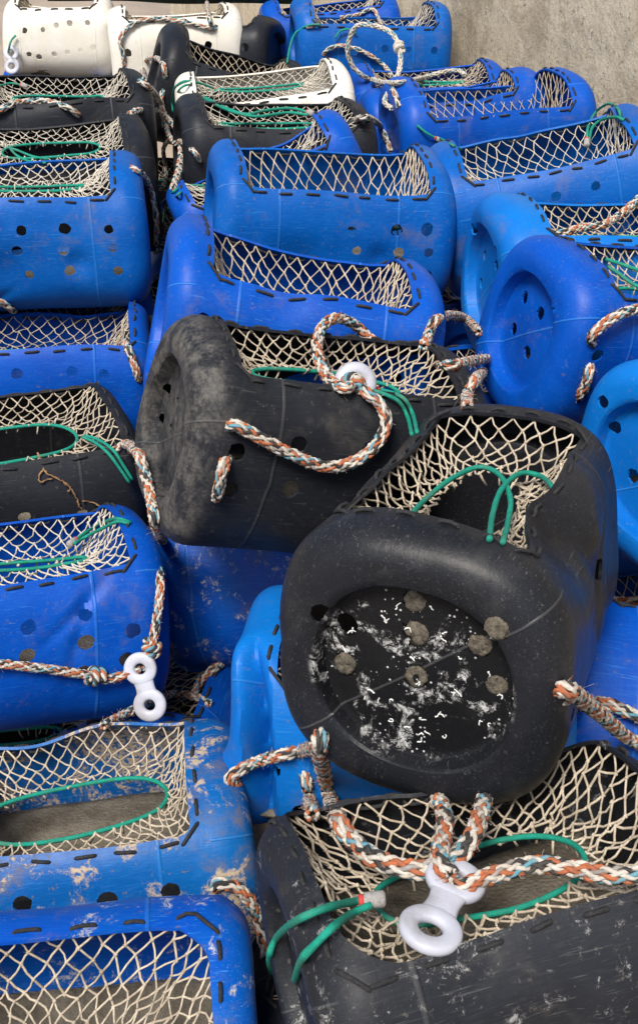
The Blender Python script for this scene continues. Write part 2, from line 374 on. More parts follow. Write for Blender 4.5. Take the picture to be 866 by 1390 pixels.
    tn = np.concatenate([np.linspace(tl, 1 - tl, n2 + 1)[:-1], np.linspace(1 - tl, 1 + tl, n1 + 1)[:-1]])
    ns, ntt = len(sn), len(tn)
    SS, TT_ = np.meshgrid(sn, tn, indexing='ij'); P0 = base(SS, TT_).reshape(-1, 3)
    i = np.arange(ns - 1)[:, None]; j = np.arange(ntt)[None]; j2 = (j + 1) % ntt
    F = np.stack([i * ntt + j, i * ntt + j2, (i + 1) * ntt + j2, (i + 1) * ntt + j], -1).reshape(-1, 4)
    fs = np.repeat((sn[:-1] + sn[1:]) / 2, ntt); fj = np.tile(np.arange(ntt), ns - 1)
    cen = P0[F].mean(1); keep = np.ones(len(F), bool)
    inop = (fs > sxa) & (fs < sxb) & (fj >= n2)
    if rr > 0 and netted:
        dx = np.maximum(abs(cen[:, 0]) - (xo - rr), 0); dy = np.maximum(abs(cen[:, 1]) - (yo - rr), 0)
        inop &= np.hypot(dx, dy) < rr
    if netted: keep &= ~inop
    def snap(rem, proj):
        vr = np.zeros(len(P0), bool); vk = np.zeros(len(P0), bool); vr[F[rem].ravel()] = 1; vk[F[keep].ravel()] = 1
        bd = np.where(vr & vk)[0]; P0[bd] = proj(P0[bd])
    if rr > 0 and netted:
        def pj(P):
            P = P.copy(); sg = np.sign(P); x, y = abs(P[:, 0]), abs(P[:, 1])
            dx = x - (xo - rr); dy = y - (yo - rr); cn = (dx > 0) & (dy > 0); ln = np.hypot(dx, dy) + 1e-9
            x = np.where(cn, xo - rr + dx / ln * rr, x); y = np.where(cn, yo - rr + dy / ln * rr, y)
            z = b * np.clip(1 - np.clip(y / a, 0, 1) ** NEXP, 0, 1) ** (1 / NEXP)
            return np.stack([sg[:, 0] * x, sg[:, 1] * y, np.where(cn, z, P[:, 2])], -1)
        snap(inop, pj)
    hole_pts = []
    for hdef in holes:
        kind, u, v = hdef[:3]; r = hdef[3] if len(hdef) > 3 else hole_r
        if kind in 'fb':
            z = np.clip(v, -b * .98, b * .98); y = a * (1 - abs(z / b) ** NEXP) ** (1 / NEXP)
            c = np.array([u, -y if kind == 'f' else y, z])
            if abs(u) > L / 2 - rc:                       # on the rounded shoulder
                kk = (L / 2 - abs(u)) / rc; c[1] *= 1 - .036 * (1 - math.sqrt(max(0, 1 - (1 - kk) ** 2))) / a
        else:
            c = np.array([(-1 if kind == '-' else 1) * (L / 2 - capd), u, v])
            dd = ((P0[:, 1] - u) ** 2 + (P0[:, 2] - v) ** 2 + np.where(P0[:, 0] * c[0] > 0, 0, 9) + np.where(abs(P0[:, 0]) > L / 2 - .06, 0, 9))
            c = P0[dd.argmin()].copy(); c[1:] = (u, v)
        hole_pts.append(c)
        rem = (((cen - c) ** 2).sum(1) < (r * 1.02) ** 2) & keep
        if not rem.any(): continue
        keep &= ~rem
        rj = r * (1 + .07 * g.standard_normal())
        def pj2(P, c=c, r=rj):
            d = P - c; ln = np.linalg.norm(d, axis=1)[:, None] + 1e-9
            return c + d / ln * r * (1 + .05 * g.standard_normal((len(P), 1)))
        snap(rem, pj2)
    V = deform(P0); Fk = F[keep]
    fl = Fk.tolist()
    for row, rev in ((0, False), (ns - 1, True)):
        ring = [row * ntt + q for q in range(ntt)]; fl.append(ring if not rev else ring[::-1])
    # orientation
    q = len(Fk) // 2; e1 = V[Fk[q][1]] - V[Fk[q][0]]; e2 = V[Fk[q][3]] - V[Fk[q][0]]
    if np.cross(e1, e2) @ (V[Fk[q]].mean(0) - np.array([V[Fk[q]].mean(0)[0], 0, b])) < 0: fl = [f[::-1] for f in fl]
    used = np.zeros(len(V), bool); used[np.concatenate([np.asarray(f) for f in fl])] = 1
    idx = np.cumsum(used) - 1; fl = [[int(idx[x]) for x in f] for f in fl]; V = V[used]
    sh = mesh('shell', V, fl, M[mat], root)
    sm = sh.modifiers.new('wall', 'SOLIDIFY'); sm.thickness = .0042; sm.offset = -1
    es = sh.modifiers.new('crisp', 'EDGE_SPLIT'); es.split_angle = R(33)
    # normal helper on the outer surface
    def surf(s, t, lift=0., tuck=0.):
        p = deform(base(s, t)); e = 1e-3
        ts = deform(base(s + e, t)) - deform(base(s - e, t)); tv = deform(base(s, t + e)) - deform(base(s, t - e))
        n = np.cross(ts, tv); n /= np.linalg.norm(n, axis=-1)[..., None] + 1e-12
        n = np.where(((n * (p - np.array([0, 0, b]))).sum(-1) < 0)[..., None], -n, n)
        return p + n * lift
    tv9 = .009 / per
    if netted and lace:
        tb = Tubes(); path = []
        def dash(s0, t0, s1, t1):
            for k_, lf in ((0, -.0075), (.04, -.002), (.12, .0018), (.5, .0027), (.88, .0018), (.96, -.002), (1, -.0075)):
                path.append(surf(np.array(s0 + (s1 - s0) * k_), np.array(t0 + (t1 - t0) * k_), lf + g.normal(0, .0002)))
        def under(s0, t0, s1, t1):
            for k_ in (.25, .75): path.append(surf(np.array(s0 + (s1 - s0) * k_), np.array(t0 + (t1 - t0) * k_), -.0085))
        def run(s0, t0, s1, t1, n_):
            at = 0.; last = None
            for q in range(n_):
                on = (.50 + g.uniform(-.07, .09)) / n_; k0 = (q + .22 + g.uniform(-.05, .05)) / n_; k1 = k0 + on
                js, jt = (0, tv9 * .14) if abs(s1 - s0) > 0 and t0 == t1 else (.0012, 0)
                A_ = (s0 + (s1 - s0) * k0 + g.normal(0, js + 1e-9), t0 + (t1 - t0) * k0 + g.normal(0, jt + 1e-9)); B_ = (s0 + (s1 - s0) * k1 + g.normal(0, js + 1e-9), t0 + (t1 - t0) * k1 + g.normal(0, jt + 1e-9))
                if last: under(*last, *A_)
                dash(*A_, *B_); last = B_
        nL = max(4, int(round((sxb - sxa) / .05))); nW = max(3, int(round(2 * tl * per / .05)))
        ca, cb = sxa - .010, sxb + .010; tp, tm = 1 + tl + tv9, 1 - tl - tv9
        run(sxa, tm, sxb, tm, nL)
        dash(cb - .024, tm - tv9 * .5, cb + .001, tm + tv9 * 2.6)
        run(cb, 1 - tl + .012 / per, cb, 1 + tl - .012 / per, nW)
        dash(cb + .001, tp - tv9 * 2.6, cb - .024, tp + tv9 * .5)
        run(sxb, tp, sxa, tp, nL)
        dash(ca + .024, tp + tv9 * .5, ca - .001, tp - tv9 * 2.6)
        run(ca, 1 + tl - .012 / per, ca, 1 - tl + .012 / per, nW)
        dash(ca - .001, tm + tv9 * 2.6, ca + .024, tm - tv9 * .5)
        tb.tube(np.array(path), .0023 if lace is True else lace, 6)
        tb.build('lacing', M['lace'], root)
    if netted:
        la, wa, zd, cy = slot; la *= xo
        ztop = b * (1 - (yo / a) ** NEXP) ** (1 / NEXP)
        # outer ring of attachment points round the opening, in even steps
        pts = []; nl = int(netN * xo / (xo + yo) / 2 + .5); nw = netN // 2 - nl; N = 2 * (nl + nw)
        for k in range(nl): pts.append((-xo + 2 * xo * (k + .5) / nl, -yo))
        for k in range(nw): pts.append((xo, -yo + 2 * yo * (k + .5) / nw))
        for k in range(nl): pts.append((xo - 2 * xo * (k + .5) / nl, yo))
        for k in range(nw): pts.append((-xo, yo - 2 * yo * (k + .5) / nw))
        pts = np.array(pts)
        def outer(f):
            f = np.mod(f, N); i0 = np.floor(f).astype(int) % N; i1 = (i0 + 1) % N; w_ = (f - np.floor(f))[:, None]
            p = pts[i0] * (1 - w_) + pts[i1] * w_
            if rr > 0:
                x, y = abs(p[:, 0]), abs(p[:, 1]); dx = x - (xo - rr); dy = y - (yo - rr); cn = (dx > 0) & (dy > 0); ln = np.hypot(dx, dy) + 1e-9
                p = np.stack([np.sign(p[:, 0]) * np.where(cn & (ln > rr), xo - rr + dx / ln * rr, x), np.sign(p[:, 1]) * np.where(cn & (ln > rr), yo - rr + dy / ln * rr, y)], -1)
            z = b * np.clip(1 - np.clip(abs(p[:, 1]) / a, 0, 1) ** NEXP, 0, 1) ** (1 / NEXP)
            o = np.concatenate([p * 1.02, z[:, None]], 1)
            o[:, 2] -= .006
            return deform(o), p
        Sg = Sines(seed + 7, 14, .006)
        def node(f, w_):
            o, p = outer(f)
            # inner loop: rectangle scaled and rounded into a slot
            k = np.stack([p[:, 0] / xo, p[:, 1] / yo], -1)
            m = np.maximum(abs(k[:, 0]), abs(k[:, 1])) + 1e-9; e = (abs(k[:, 0] / m) ** 2.5 + abs(k[:, 1] / m) ** 2.5) ** .4
            kk = k / m[:, None] / e[:, None]
            inn = np.stack([kk[:, 0] * la, cy * yo + kk[:, 1] * wa * yo, np.full(len(f), ztop - zd)], -1)
            inn = inn + Sg(inn) * .8; inn[:, 2] += b
            w1 = w_[:, None]; q = o * (1 - w1) + inn * w1
            q[:, 2] -= .012 * np.sin(np.pi * w_)
            return q
        J = netJ; tb = Tubes(); ring = []
        wv = (np.arange(J + 1) / J)
        jit = g.normal(0, 1, (J + 1, N, 3)) * .0022; jit[0] *= .2
        G = np.stack([node(np.arange(N) + .5 * (q_ % 2), np.full(N, wv[q_])) + jit[q_] for q_ in range(J + 1)])
        rad = .00105 if cell > .007 else .0013; kk_ = 4 if cell > .007 else 5
        for q_ in range(J):
            for k in range(N):
                o2 = (k, (k - 1) % N) if q_ % 2 == 0 else (k, (k + 1) % N)
                for k2 in o2:
                    A_, B_ = G[q_, k], G[q_ + 1, k2]; m_ = (A_ + B_) / 2 + g.normal(0, .0010, 3)
                    tb.tube(np.stack([A_, m_ - [0, 0, .0012], B_]), rad * g.uniform(.85, 1.15), kk_, 0, False)
        for q_ in range(1, J + 1):
            for k in range(N): tb.ball(G[q_, k] + g.normal(0, .0003, 3), rad * g.uniform(1.9, 2.7))
        for k in range(N):                                # frayed mesh ends gathered on the drawstring
            if g.random() < .7:
                p = G[J, k]; d = np.array([g.normal(0, .004), g.normal(0, .004), -g.uniform(.006, .016)])
                tb.tube(np.stack([p + [0, 0, .003], p + d * .5 + g.normal(0, .001, 3), p + d]), rad * 1.25, 4)
        # collar of twine where the mesh is bunched at the ends of the slot
        tb.build('netting', M[net], root)
        if loop:
            g5 = sum(np.roll(G[J], q_, 0) * w5 for q_, w5 in ((-3, 1), (-2, 2), (-1, 3), (0, 3), (1, 3), (2, 2), (3, 1))) / 15; ci = np.concatenate([g5, g5[:2]]); P, u = spline(ci, .006)
            tc = Tubes(); tc.tube(P + np.array([0, 0, .001]), .0031, 7, 0); tc.build('drawstring', [M['cord']], root)
    if ballast:
        zt = -b + ballast; yy = np.linspace(-.98, .98, 25); xs = np.linspace(-L / 2 + .03, L / 2 - .03, 30)
        gy = (a - .006); ymax = gy * (1 - abs(zt / b) ** NEXP) ** (1 / NEXP) * .985
        X, Y = np.meshgrid(xs, yy * ymax, indexing='ij'); sg2 = Sines(seed + 3, 40, .0025)
        Zt = np.full_like(X, zt); top = np.stack([X, Y, Zt], -1); top[..., 2] += sg2(top)[..., 2]; 
        top = top.reshape(-1, 3)
        zb = -(b - .007) * np.clip(1 - abs(Y / gy) ** NEXP, 0, 1) ** (1 / NEXP); bot = np.stack([X, Y, np.minimum(zb, zt - .004)], -1).reshape(-1, 3)
        nx, ny = len(xs), len(yy); f = []
        for i_ in range(nx - 1):
            for j_ in range(ny - 1):
                q = i_ * ny + j_; f.append([q, q + ny, q + ny + 1, q + 1]); f.append([x + nx * ny for x in (q, q + 1, q + ny + 1, q + ny)])
        for i_ in range(nx - 1):
            for j_, fl_ in ((0, 1), (ny - 1, 0)):
                q = i_ * ny + j_; z4 = [q, q + nx * ny, q + ny + nx * ny, q + ny]; f.append(z4 if fl_ else z4[::-1])
        for j_ in range(ny - 1):
            for i_, fl_ in ((0, 0), (nx - 1, 1)):
                q = i_ * ny + j_; z4 = [q, q + nx * ny, q + 1 + nx * ny, q + 1]; f.append(z4 if fl_ else z4[::-1])
        vv = np.concatenate([top, bot]); vv = vv + noise1(vv) * .6
        mesh('ballast', vv + np.array([0, 0, b]), f, M['cement'], root)
    for q in (plugs or ()):                                   # holes stopped with cement
        c = hole_pts[q]; inw = np.array([np.sign(-c[0]), 0, 0]) if abs(c[0]) > L / 2 - .04 else -np.array([0, c[1], c[2]]) / np.linalg.norm(c[1:])
        u_ = np.cross(inw, [0, .3, 1.]); u_ /= np.linalg.norm(u_); v_ = np.cross(inw, u_); rr_ = hole_r * 1.12; pv = [c + inw * .0055]; pf = []
        for ri in (.35, .7, 1.):
            for k in range(16):
                an_ = k * math.pi / 8; pv.append(c + inw * (.0058 + .0012 * ri + g.normal(0, .0009)) + (u_ * math.cos(an_) + v_ * math.sin(an_)) * rr_ * ri * (1 + .08 * g.standard_normal()))
        pf += [[0, 1 + k, 1 + (k + 1) % 16] for k in range(16)]
        for ri in (0, 1): pf += [[1 + ri * 16 + k, 17 + ri * 16 + k, 17 + ri * 16 + (k + 1) % 16, 1 + ri * 16 + (k + 1) % 16] for k in range(16)]
        po = mesh('plug', deform(np.array(pv)), pf, M['plug'], root); sp = po.modifiers.new('depth', 'SOLIDIFY'); sp.thickness = .012; sp.offset = 0
    root_info = dict(root=root, base=base, deform=deform, surf=surf, holes=hole_pts, b=b, a=a, L=L)
    POT[name_key[0]] = root_info
    return root
POT = {}; name_key = [None]

POSE = {
    'L1': ((-0.289, 0.746, 0.393), (7.9, 0.9, 23.5), (0.444, 0.348, 0.298), (0.806, 0.695)),
    'L2': ((-0.32, 1.104, 0.333), (8.0, -3.0, -10.0), (0.454, 0.325, 0.301), (0.685, 0.779)),
    'L3': ((-0.488, 1.461, 0.472), (19.4, 6.5, -13.6), (0.446, 0.325, 0.298), (0.747, 0.793)),
    'L4': ((-0.566, 1.798, 0.506), (21.1, 3.8, 0.0), (0.444, 0.325, 0.309), (0.83, 0.77)),
    'L5': ((-0.569, 2.165, 0.539), (9.4, 2.7, -9.3), (0.44, 0.327, 0.291), (0.832, 0.845)),
    'L6': ((-0.59, 2.398, 0.764), (9.6, -0.1, -2.4), (0.449, 0.329, 0.299), (0.714, 0.801)),
    'L7': ((-0.609, 2.7, 0.77), (12.2, -0.8, 4.5), (0.45, 0.331, 0.3), (0.713, 0.805)),
    'L8': ((-0.651, 3.02, 0.8), (15.1, 1.8, 0.0), (0.45, 0.33, 0.3), (0.714, 0.801)),
    'L9': ((-0.841, 3.95, 0.635), (4.2, 3.7, 0.1), (0.343, 0.329, 0.29), (0.71, 0.8)),
    'L10': ((-0.828, 4.002, 0.863), (5.7, 1.5, -7.5), (0.335, 0.328, 0.256), (0.71, 0.8)),
    'L11': ((-0.459, 3.929, 0.825), (11.0, -0.1, -6.2), (0.41, 0.33, 0.299), (0.724, 0.785)),
    'M1': ((-0.276, 3.462, 0.78), (10.6, 17.4, 1.7), (0.429, 0.332, 0.303), (0.679, 0.787)),
    'M1b': ((-0.335, 4.002, 0.813), (-11.6, -2.2, -9.5), (0.416, 0.329, 0.221), (0.71, 0.8)),
    'M2': ((-0.148, 3.17, 0.788), (6.5, -3.6, 0.2), (0.454, 0.329, 0.299), (0.747, 0.796)),
    'M3': ((-0.116, 2.85, 0.787), (10.0, 3.6, -1.4), (0.451, 0.328, 0.3), (0.736, 0.797)),
    'M4': ((-0.103, 2.591, 0.767), (12.7, -21.8, -3.6), (0.427, 0.228, 0.268), (0.729, 0.833)),
    'M5': ((0.012, 2.317, 0.813), (9.1, 4.8, -1.0), (0.474, 0.324, 0.285), (0.757, 0.822)),
    'M6': ((-0.047, 1.799, 0.79), (7.1, 12.9, -4.9), (0.444, 0.321, 0.312), (0.718, 0.75)),
    'C': ((-0.015, 1.504, 0.751), (19.6, 16.5, 5.1), (0.459, 0.294, 0.306), (0.71, 0.585)),
    'A': ((0.176, 1.115, 0.79), (68.0, 9.1, -2.0), (0.482, 0.312, 0.303), (0.743, 0.62)),
    'B': ((0.165, 0.735, 0.629), (16.9, -2.2, -16.9), (0.4, 0.327, 0.302), (0.86, 0.8)),
    'D': ((-0.075, 1.7, 0.37), (-6, -10, -120), (0.36, 0.3, 0.32), (0.71, 0.8)),
    'E': ((0.114, 1.254, 0.471), (-4.8, 2.6, -8.3), (0.448, 0.326, 0.295), (0.71, 0.8)),
    'R1': ((0.314, 3.499, 0.738), (4.2, -2.1, 0.3), (0.442, 0.325, 0.297), (0.735, 0.793)),
    'R2': ((0.426, 3.081, 0.808), (11.5, -1.7, -2.1), (0.514, 0.313, 0.23), (0.707, 0.96)),
    'R3': ((0.476, 2.401, 0.823), (2.6, -11.1, -0.5), (0.458, 0.322, 0.3), (0.718, 0.77)),
    'R4': ((0.527, 2.089, 0.771), (8.6, 3.5, -3.6), (0.465, 0.326, 0.302), (0.622, 0.722)),
    'R5': ((0.533, 1.835, 0.769), (18.7, 11.2, 7.4), (0.457, 0.291, 0.292), (0.65, 0.647)),
    'R6': ((0.654, 1.551, 0.701), (34.2, 9.9, 3.4), (0.451, 0.336, 0.309), (0.71, 0.8)),
    'T1': ((0.043, 4.249, 0.796), (8.7, -4.5, -5.5), (0.456, 0.33, 0.298), (0.738, 0.788)),
    'T2': ((0.156, 3.921, 0.846), (6.0, 1.9, -5.4), (0.483, 0.331, 0.269), (0.756, 0.918)),
    'R15': ((0.37, 3.267, 0.743), (8.9, -6.1, -4.1), (0.489, 0.219, 0.294), (0.624, 0.824)),
    'H1': ((-0.27, 1.57, 0.14), (82, 4, -20), (0.44, 0.33, 0.3), (0.71, 0.8)),
    'H2': ((-0.25, 1.98, 0.33), (84, -6, 10), (0.44, 0.3, 0.3), (0.71, 0.8)),
    'H3': ((-0.27, 2.46, 0.46), (86, 3, -12), (0.44, 0.31, 0.3), (0.71, 0.8)),
    'H4': ((-0.3, 2.95, 0.46), (94, -4, 8), (0.44, 0.31, 0.3), (0.71, 0.8)),
    'H5': ((-0.4, 3.34, 0.5), (8, 3, 5), (0.44, 0.32, 0.3), (0.71, 0.8)),
    'Q1': ((0.29, 2.0, 0.49), (70, 9, -14), (0.44, 0.3, 0.29), (0.71, 0.8)),
    'F1': ((0.545, 1.29, 0.41), (-8, 5, -60), (0.42, 0.32, 0.3), (0.71, 0.8)),
    'F2': ((0.6, 1.9, 0.44), (12, 0, -6), (0.44, 0.32, 0.3), (0.71, 0.8)),
    'F3': ((0.4, 2.55, 0.46), (80, 0, 6), (0.44, 0.32, 0.3), (0.71, 0.8)),
    'F4': ((0.12, 3.45, 0.5), (4, 0, 6), (0.44, 0.32, 0.3), (0.71, 0.8)),
    'H6': ((0.075, 0.985, 0.25), (80, 0, 10), (0.44, 0.32, 0.3), (0.71, 0.8)),
    'H7': ((-0.6, 2.47, 0.44), (8, 0, 0), (0.44, 0.32, 0.3), (0.71, 0.8)),
    'H8': ((-0.53, 1.47, 0.13), (6, 0, -8), (0.44, 0.32, 0.3), (0.71, 0.8)),
    'F5': ((0.6, 1.66, 0.2), (12, 0, 0), (0.44, 0.32, 0.3), (0.71, 0.8)),
}
# ------------------------------------------------------------------ the pots
def P(key, label, mat, **kw):
    name_key[0] = key; pos, rot, dims, op = POSE[key]
    return pot('fishing_pot', label, mat, pos, rot, dims, op, seed=kw.pop('seed', sum(map(ord, key)) * 7), **kw)

# front row and left-hand stack
P('L1', 'bright blue pot with white flecks along its rim, lowest at the bottom left', 'blue_white', ballast=.03, cell=.006, rr=.05, slot=(.6, .3, .05, 0), netN=48, netJ=8)
P('L2', 'faded blue pot smeared with sand, cement floor showing through its netting', 'blue_sandy', cell=.006, rr=.012, slot=(.80, .44, .035, -.02), netN=46, netJ=7, ballast=.135,
  holes=[('f', -.055, .068, .012), ('f', .045, .057, .012), ('f', .120, .06, .012)], dents=[((.05, .14, .12), .07, (0, .0, .014)), ((-.1, .13, .12), .06, (0, .006, -.008))])
P('L3', 'glossy blue pot with three holed columns, a white plastic link on its rope', 'blue', cell=.006, slot=(.8, .10, .03, .05), net='net_white',
  holes=[('f', x, z, .0115) for x, z in ((.015, .052), (.094, .056), (.013, .010), (.093, .015), (.088, -.03), (.150, -.021), (.160, .022), (-.07, .05), (-.07, .01), (-.07, -.03))])
P('L4', 'black pot with a wide dark slot in its netting and two dirt-plugged holes', 'black_dusty', cell=.007, slot=(.72, .5, .03, -.1), ballast=.05,
  holes=[('f', .014, .03), ('f', .105, .018), ('f', -.08, .03)])
P('L5', 'shallow bright blue pot squeezed between a black and a weathered blue pot', 'blue', slot=(.8, .12, .04, -.2), holes=[('f', .07, .06), ('f', .13, .055), ('f', -.03, .06)])
P('L6', 'weathered blue pot with neat rows of holes below its rim, centre left', 'mid', cell=.007, slot=(.7, .16, .02, .1), net='net_white', dents=[((.14, -.15, .1), .08, (0, .008, -.004))],
  holes=[('f', x, z) for x, z in ((-.022, .056), (.061, .058), (.147, .052), (-.035, .015), (.054, .014), (.151, .016), (-.017, -.036), (.063, -.032), (.158, -.032), (-.11, .055), (-.11, .015))])
P('L7', 'black pot with green-edged dark gap in its net, behind the weathered blue pot', 'black', slot=(.72, .36, .02, -.2), net='net_white')
P('L8', 'black pot with orange and white rope across it, farthest of the left stack', 'black', slot=(.7, .2, .02, 0), net='net_white')
P('L9', 'small blue pot lying under the white drum', 'blue', slot=(.6, .2, .02, 0), holes=[('f', x, .1) for x in (-.1, -.04, .03, .1)])
P('L10', 'cream white pot with two rows of brown holes, at the far left corner', 'white', slot=(.6, .2, .02, 0), ballast=.04, hole_r=.009,
  holes=[('f', x, z) for x, z in ((-.096, .03), (-.04, .033), (.002, .044), (.043, .05), (.097, .049), (-.086, -.04), (-.057, -.048), (-.011, -.041), (.029, -.035), (.069, -.03), (.108, -.023))])
P('L11', 'white pot with a rope handle across its front, beside the cream one', 'white', slot=(.7, .2, .02, 0), holes=[('f', -.15, .02, .011), ('f', -.02, .04, .011), ('f', .09, .04, .011)])
# middle
P('M1', 'tilted black pot with pointed ear, in front of the white pot with the rope handle', 'black', slot=(.7, .12, .04, -.3), ears=.02)
P('M1b', 'black drum pot showing two holes, just behind the tilted black pot', 'black', slot=(.6, .2, .03, 0), holes=[('f', .07, .01, .012), ('f', .14, .02, .012)])
P('M2', 'white pot with pale netting, the nearest of the white pots', 'white', slot=(.7, .14, .015, .1), net='net_white')
P('M3', 'black pot with tangled green cord, just in front of the nearest white pot', 'black', slot=(.75, .2, .03, .1), net='net_white')
P('M4', 'blue pot tipped steeply, right end up, half buried behind a wide blue pot', 'blue', slot=(.6, .2, .03, 0), net='net_white')
P('M5', 'wide blue pot with netting like a fence and round holes low on its right', 'mid', cell=.007, slot=(.82, .10, .075, -.72), ears=.012,
  holes=[('f', x, z) for x, z in ((.023, .037), (.11, .044), (.037, .0), (.118, .0), (.172, .045), (.178, .003), (.18, -.04))],
  dents=[((-.12, .14, .12), .09, (0, 0, .010)), ((.17, -.16, .06), .05, (0, .006, 0))])
P('M6', 'slanting blue pot with a dented end, resting behind the dusty black pot', 'blue', cell=.007, slot=(.8, .10, .06, -.6), ears=.014,
  holes=[('f', -.165, .06), ('-', .02, .04), ('-', -.03, .05), ('-', .03, -.02), ('-', -.02, -.06), ('f', .05, .03), ('f', .15, .02)],
  dents=[((-.05, -.14, .12), .05, (0, .004, -.012)), ((-.12, .14, .13), .1, (0, 0, .012)), ((-.21, 0, 0), .07, (.012, 0, 0))])
P('C', 'dusty black pot with a thick braided rope and white ring, end on to the left', 'black_dust_end', capd=.026, cell=.006, slot=(.74, .28, .035, .1), ears=.010,
  holes=[('-', y, z, .0095) for y, z in ((.085, .021), (.026, .072), (-.042, .085), (.080, -.027), (.027, .03), (.025, -.016))] +
        [('f', -.170, .055, .011), ('f', -.165, .0, .011), ('f', -.085, .070, .012), ('f', .02, .078, .012), ('f', -.082, .007, .011)])
P('A', 'large scuffed black pot with white encrusted end, topmost in the foreground', 'black_splat', cell=.005, loop=False, slot=(.62, .50, .045, .0), ears=.004, netN=40, netJ=7, capd=.024, ballast=.05,
  holes=[('-', y, z, .0125) for y, z in ((.097, .049), (.077, .034), (.007, .077), (.003, .043), (-.080, .082), (-.062, .047), (.079, -.011), (0., -.001), (-.082, .009))] +
        [('f', -.03, .05, .011), ('f', -.03, .0, .011), ('f', .09, .06, .011), ('f', .09, .01, .011), ('f', -.19, -.02, .012)],
  plugs=(2, 3, 4, 5, 6, 7, 8), dents=[((.17, -.15, .04), .11, (0, .024, 0)), ((-.08, -.14, .13), .06, (0, .022, -.004)), ((.06, -.15, .12), .08, (0, -.004, .016)), ((.05, -.155, .02), .06, (0, .014, 0)), ((-.1, .14, .12), .05, (0, -.012, -.008))],
  creases=[((-.02, -.15, .08), (1, 0, .5), 0, .03, (0, .014, 0), .12), ((.08, -.15, .03), (1, 0, -.25), 0, .02, (0, .009, 0), .12)])
P('B', 'black pot nearest the viewer, cement floor and green cord under its torn netting', 'black_worn', cell=.005, rr=.05, slot=(.62, .48, .04, .05), netN=46, netJ=8, ballast=.15)
P('D', 'blue pot with white streaks on its holed end, wedged under the dusty black pot', 'blue_white', ballast=0, cell=.006, slot=(.6, .2, .03, 0),
  holes=[('-', y, z) for y, z in ((-.077, .036), (-.054, .0035), (-.010, .045), (.015, .013))])
P('E', 'light blue pot with white stopper in a moulded hollow, beside the large scuffed pot', 'azure', cell=.005, slot=(.6, .2, .03, 0), dents=[((-.225, -.04, .05), .035, (.03, .016, -.010)), ((-.222, -.10, -.045), .038, (-.026, -.014, 0)), ((-.20, -.10, .125), .045, (-.010, -.006, .012))], creases=[((-.180, -.13, .01), (1, 0, .10), 0, .024, (.014, .060, -.016), .13)],
  holes=[('f', -.16, .0, .011), ('f', -.12, -.06, .011)])
# right-hand side
P('R1', 'blue pot tied with a white rope loop, against the concrete wall', 'blue', slot=(.7, .15, .03, 0))
P('R15', 'narrow squashed blue pot behind the one with a grey-bound green cord', 'blue', slot=(.8, .15, .06, -.3))
P('R2', 'blue pot with long pointed ears and a grey-bound green cord, beside the wall', 'blue', slot=(.85, .10, .07, -.6), ears=.012)
P('R3', 'blue pot with a green cord loop standing up, near the wall at right', 'mid', slot=(.85, .14, .05, -.4), ears=.012, net='net_white', holes=[('f', -.006, .07), ('f', .075, .075)])
P('R4', 'lighter blue pot showing a recessed end, behind the pot turned end on', 'azure', capd=.026, cell=.007, slot=(.8, .2, .04, 0), ears=.01,
  holes=[('-', y, z) for y, z in ((.085, .075), (.07, .033), (.074, -.021), (-.002, .085), (-.021, .036), (-.076, .08))])
P('R5', 'bright blue pot turned end on, seven holes in its round recessed end', 'blue', capd=.026, cell=.006, slot=(.7, .2, .04, 0), ears=.01,
  holes=[('-', y, z) for y, z in ((.049, .039), (-.01, .043), (.047, -.018), (-.018, -.026), (-.061, .073), (-.09, -.019), (-.085, .034))] + [('f', -.172, .045, .011), ('f', -.165, -.02, .011)])
P('R6', 'lighter blue pot cut off by the right edge, holed end facing the scuffed pot', 'azure', capd=.026, cell=.006, slot=(.6, .2, .03, 0),
  holes=[('-', y, z) for y, z in ((.12, .06), (.105, .02), (.048, -.033))])
P('T1', 'blue pot at the top of the photo, farthest from the viewer beside the wall', 'blue', slot=(.7, .15, .03, 0), net='net_white')
P('T2', 'blue pot with a row of holes along its side, before the farthest blue pot', 'mid', slot=(.75, .15, .03, 0), net='net_white', ears=.01,
  holes=[('f', x, z) for x, z in ((.025, .011), (.098, .012), (.105, -.033), (.178, .011), (-.068, -.003))])
# the pots glimpsed down in the gaps between those
P('H1', 'dark blue pot deep in shadow between the glossy and the white-streaked blue pots', 'blue', cell=.012)
P('H2', 'black pot lying lengthways in the deep gap left of the dusty black pot', 'black', cell=.012)
P('H3', 'black pot low in the gap left of the wide blue pot', 'black', cell=.012)
P('H4', 'blue pot low down in the gap between the two black stacks', 'blue', cell=.012)
P('H5', 'black pot lying below the tilted black pot with the pointed ear', 'black', cell=.012)
P('Q1', 'blue pot sunk in the dark gap at centre right, braided ropes over it', 'blue', cell=.009)
P('F1', 'blue pot low behind the large scuffed pot, its rounded end just showing', 'blue', cell=.009)
P('F2', 'blue pot hidden under the pot turned end on', 'blue', cell=.012)
P('F3', 'blue pot lying lengthways below the pot with the standing green loop', 'blue', cell=.012)
P('F4', 'blue pot lying low behind the nearest white pot', 'blue', cell=.012)
P('H8', 'black pot low under the glossy blue pot, behind the sandy one', 'black', cell=.012)
P('F5', 'blue pot lying low at the right edge under the lighter blue pot', 'blue', cell=.012)
P('H7', 'blue pot underneath the weathered blue pot, almost wholly hidden', 'blue', cell=.012)
P('H6', 'black pot at the bottom of the gap beside the sandy blue pot', 'black', cell=.012)

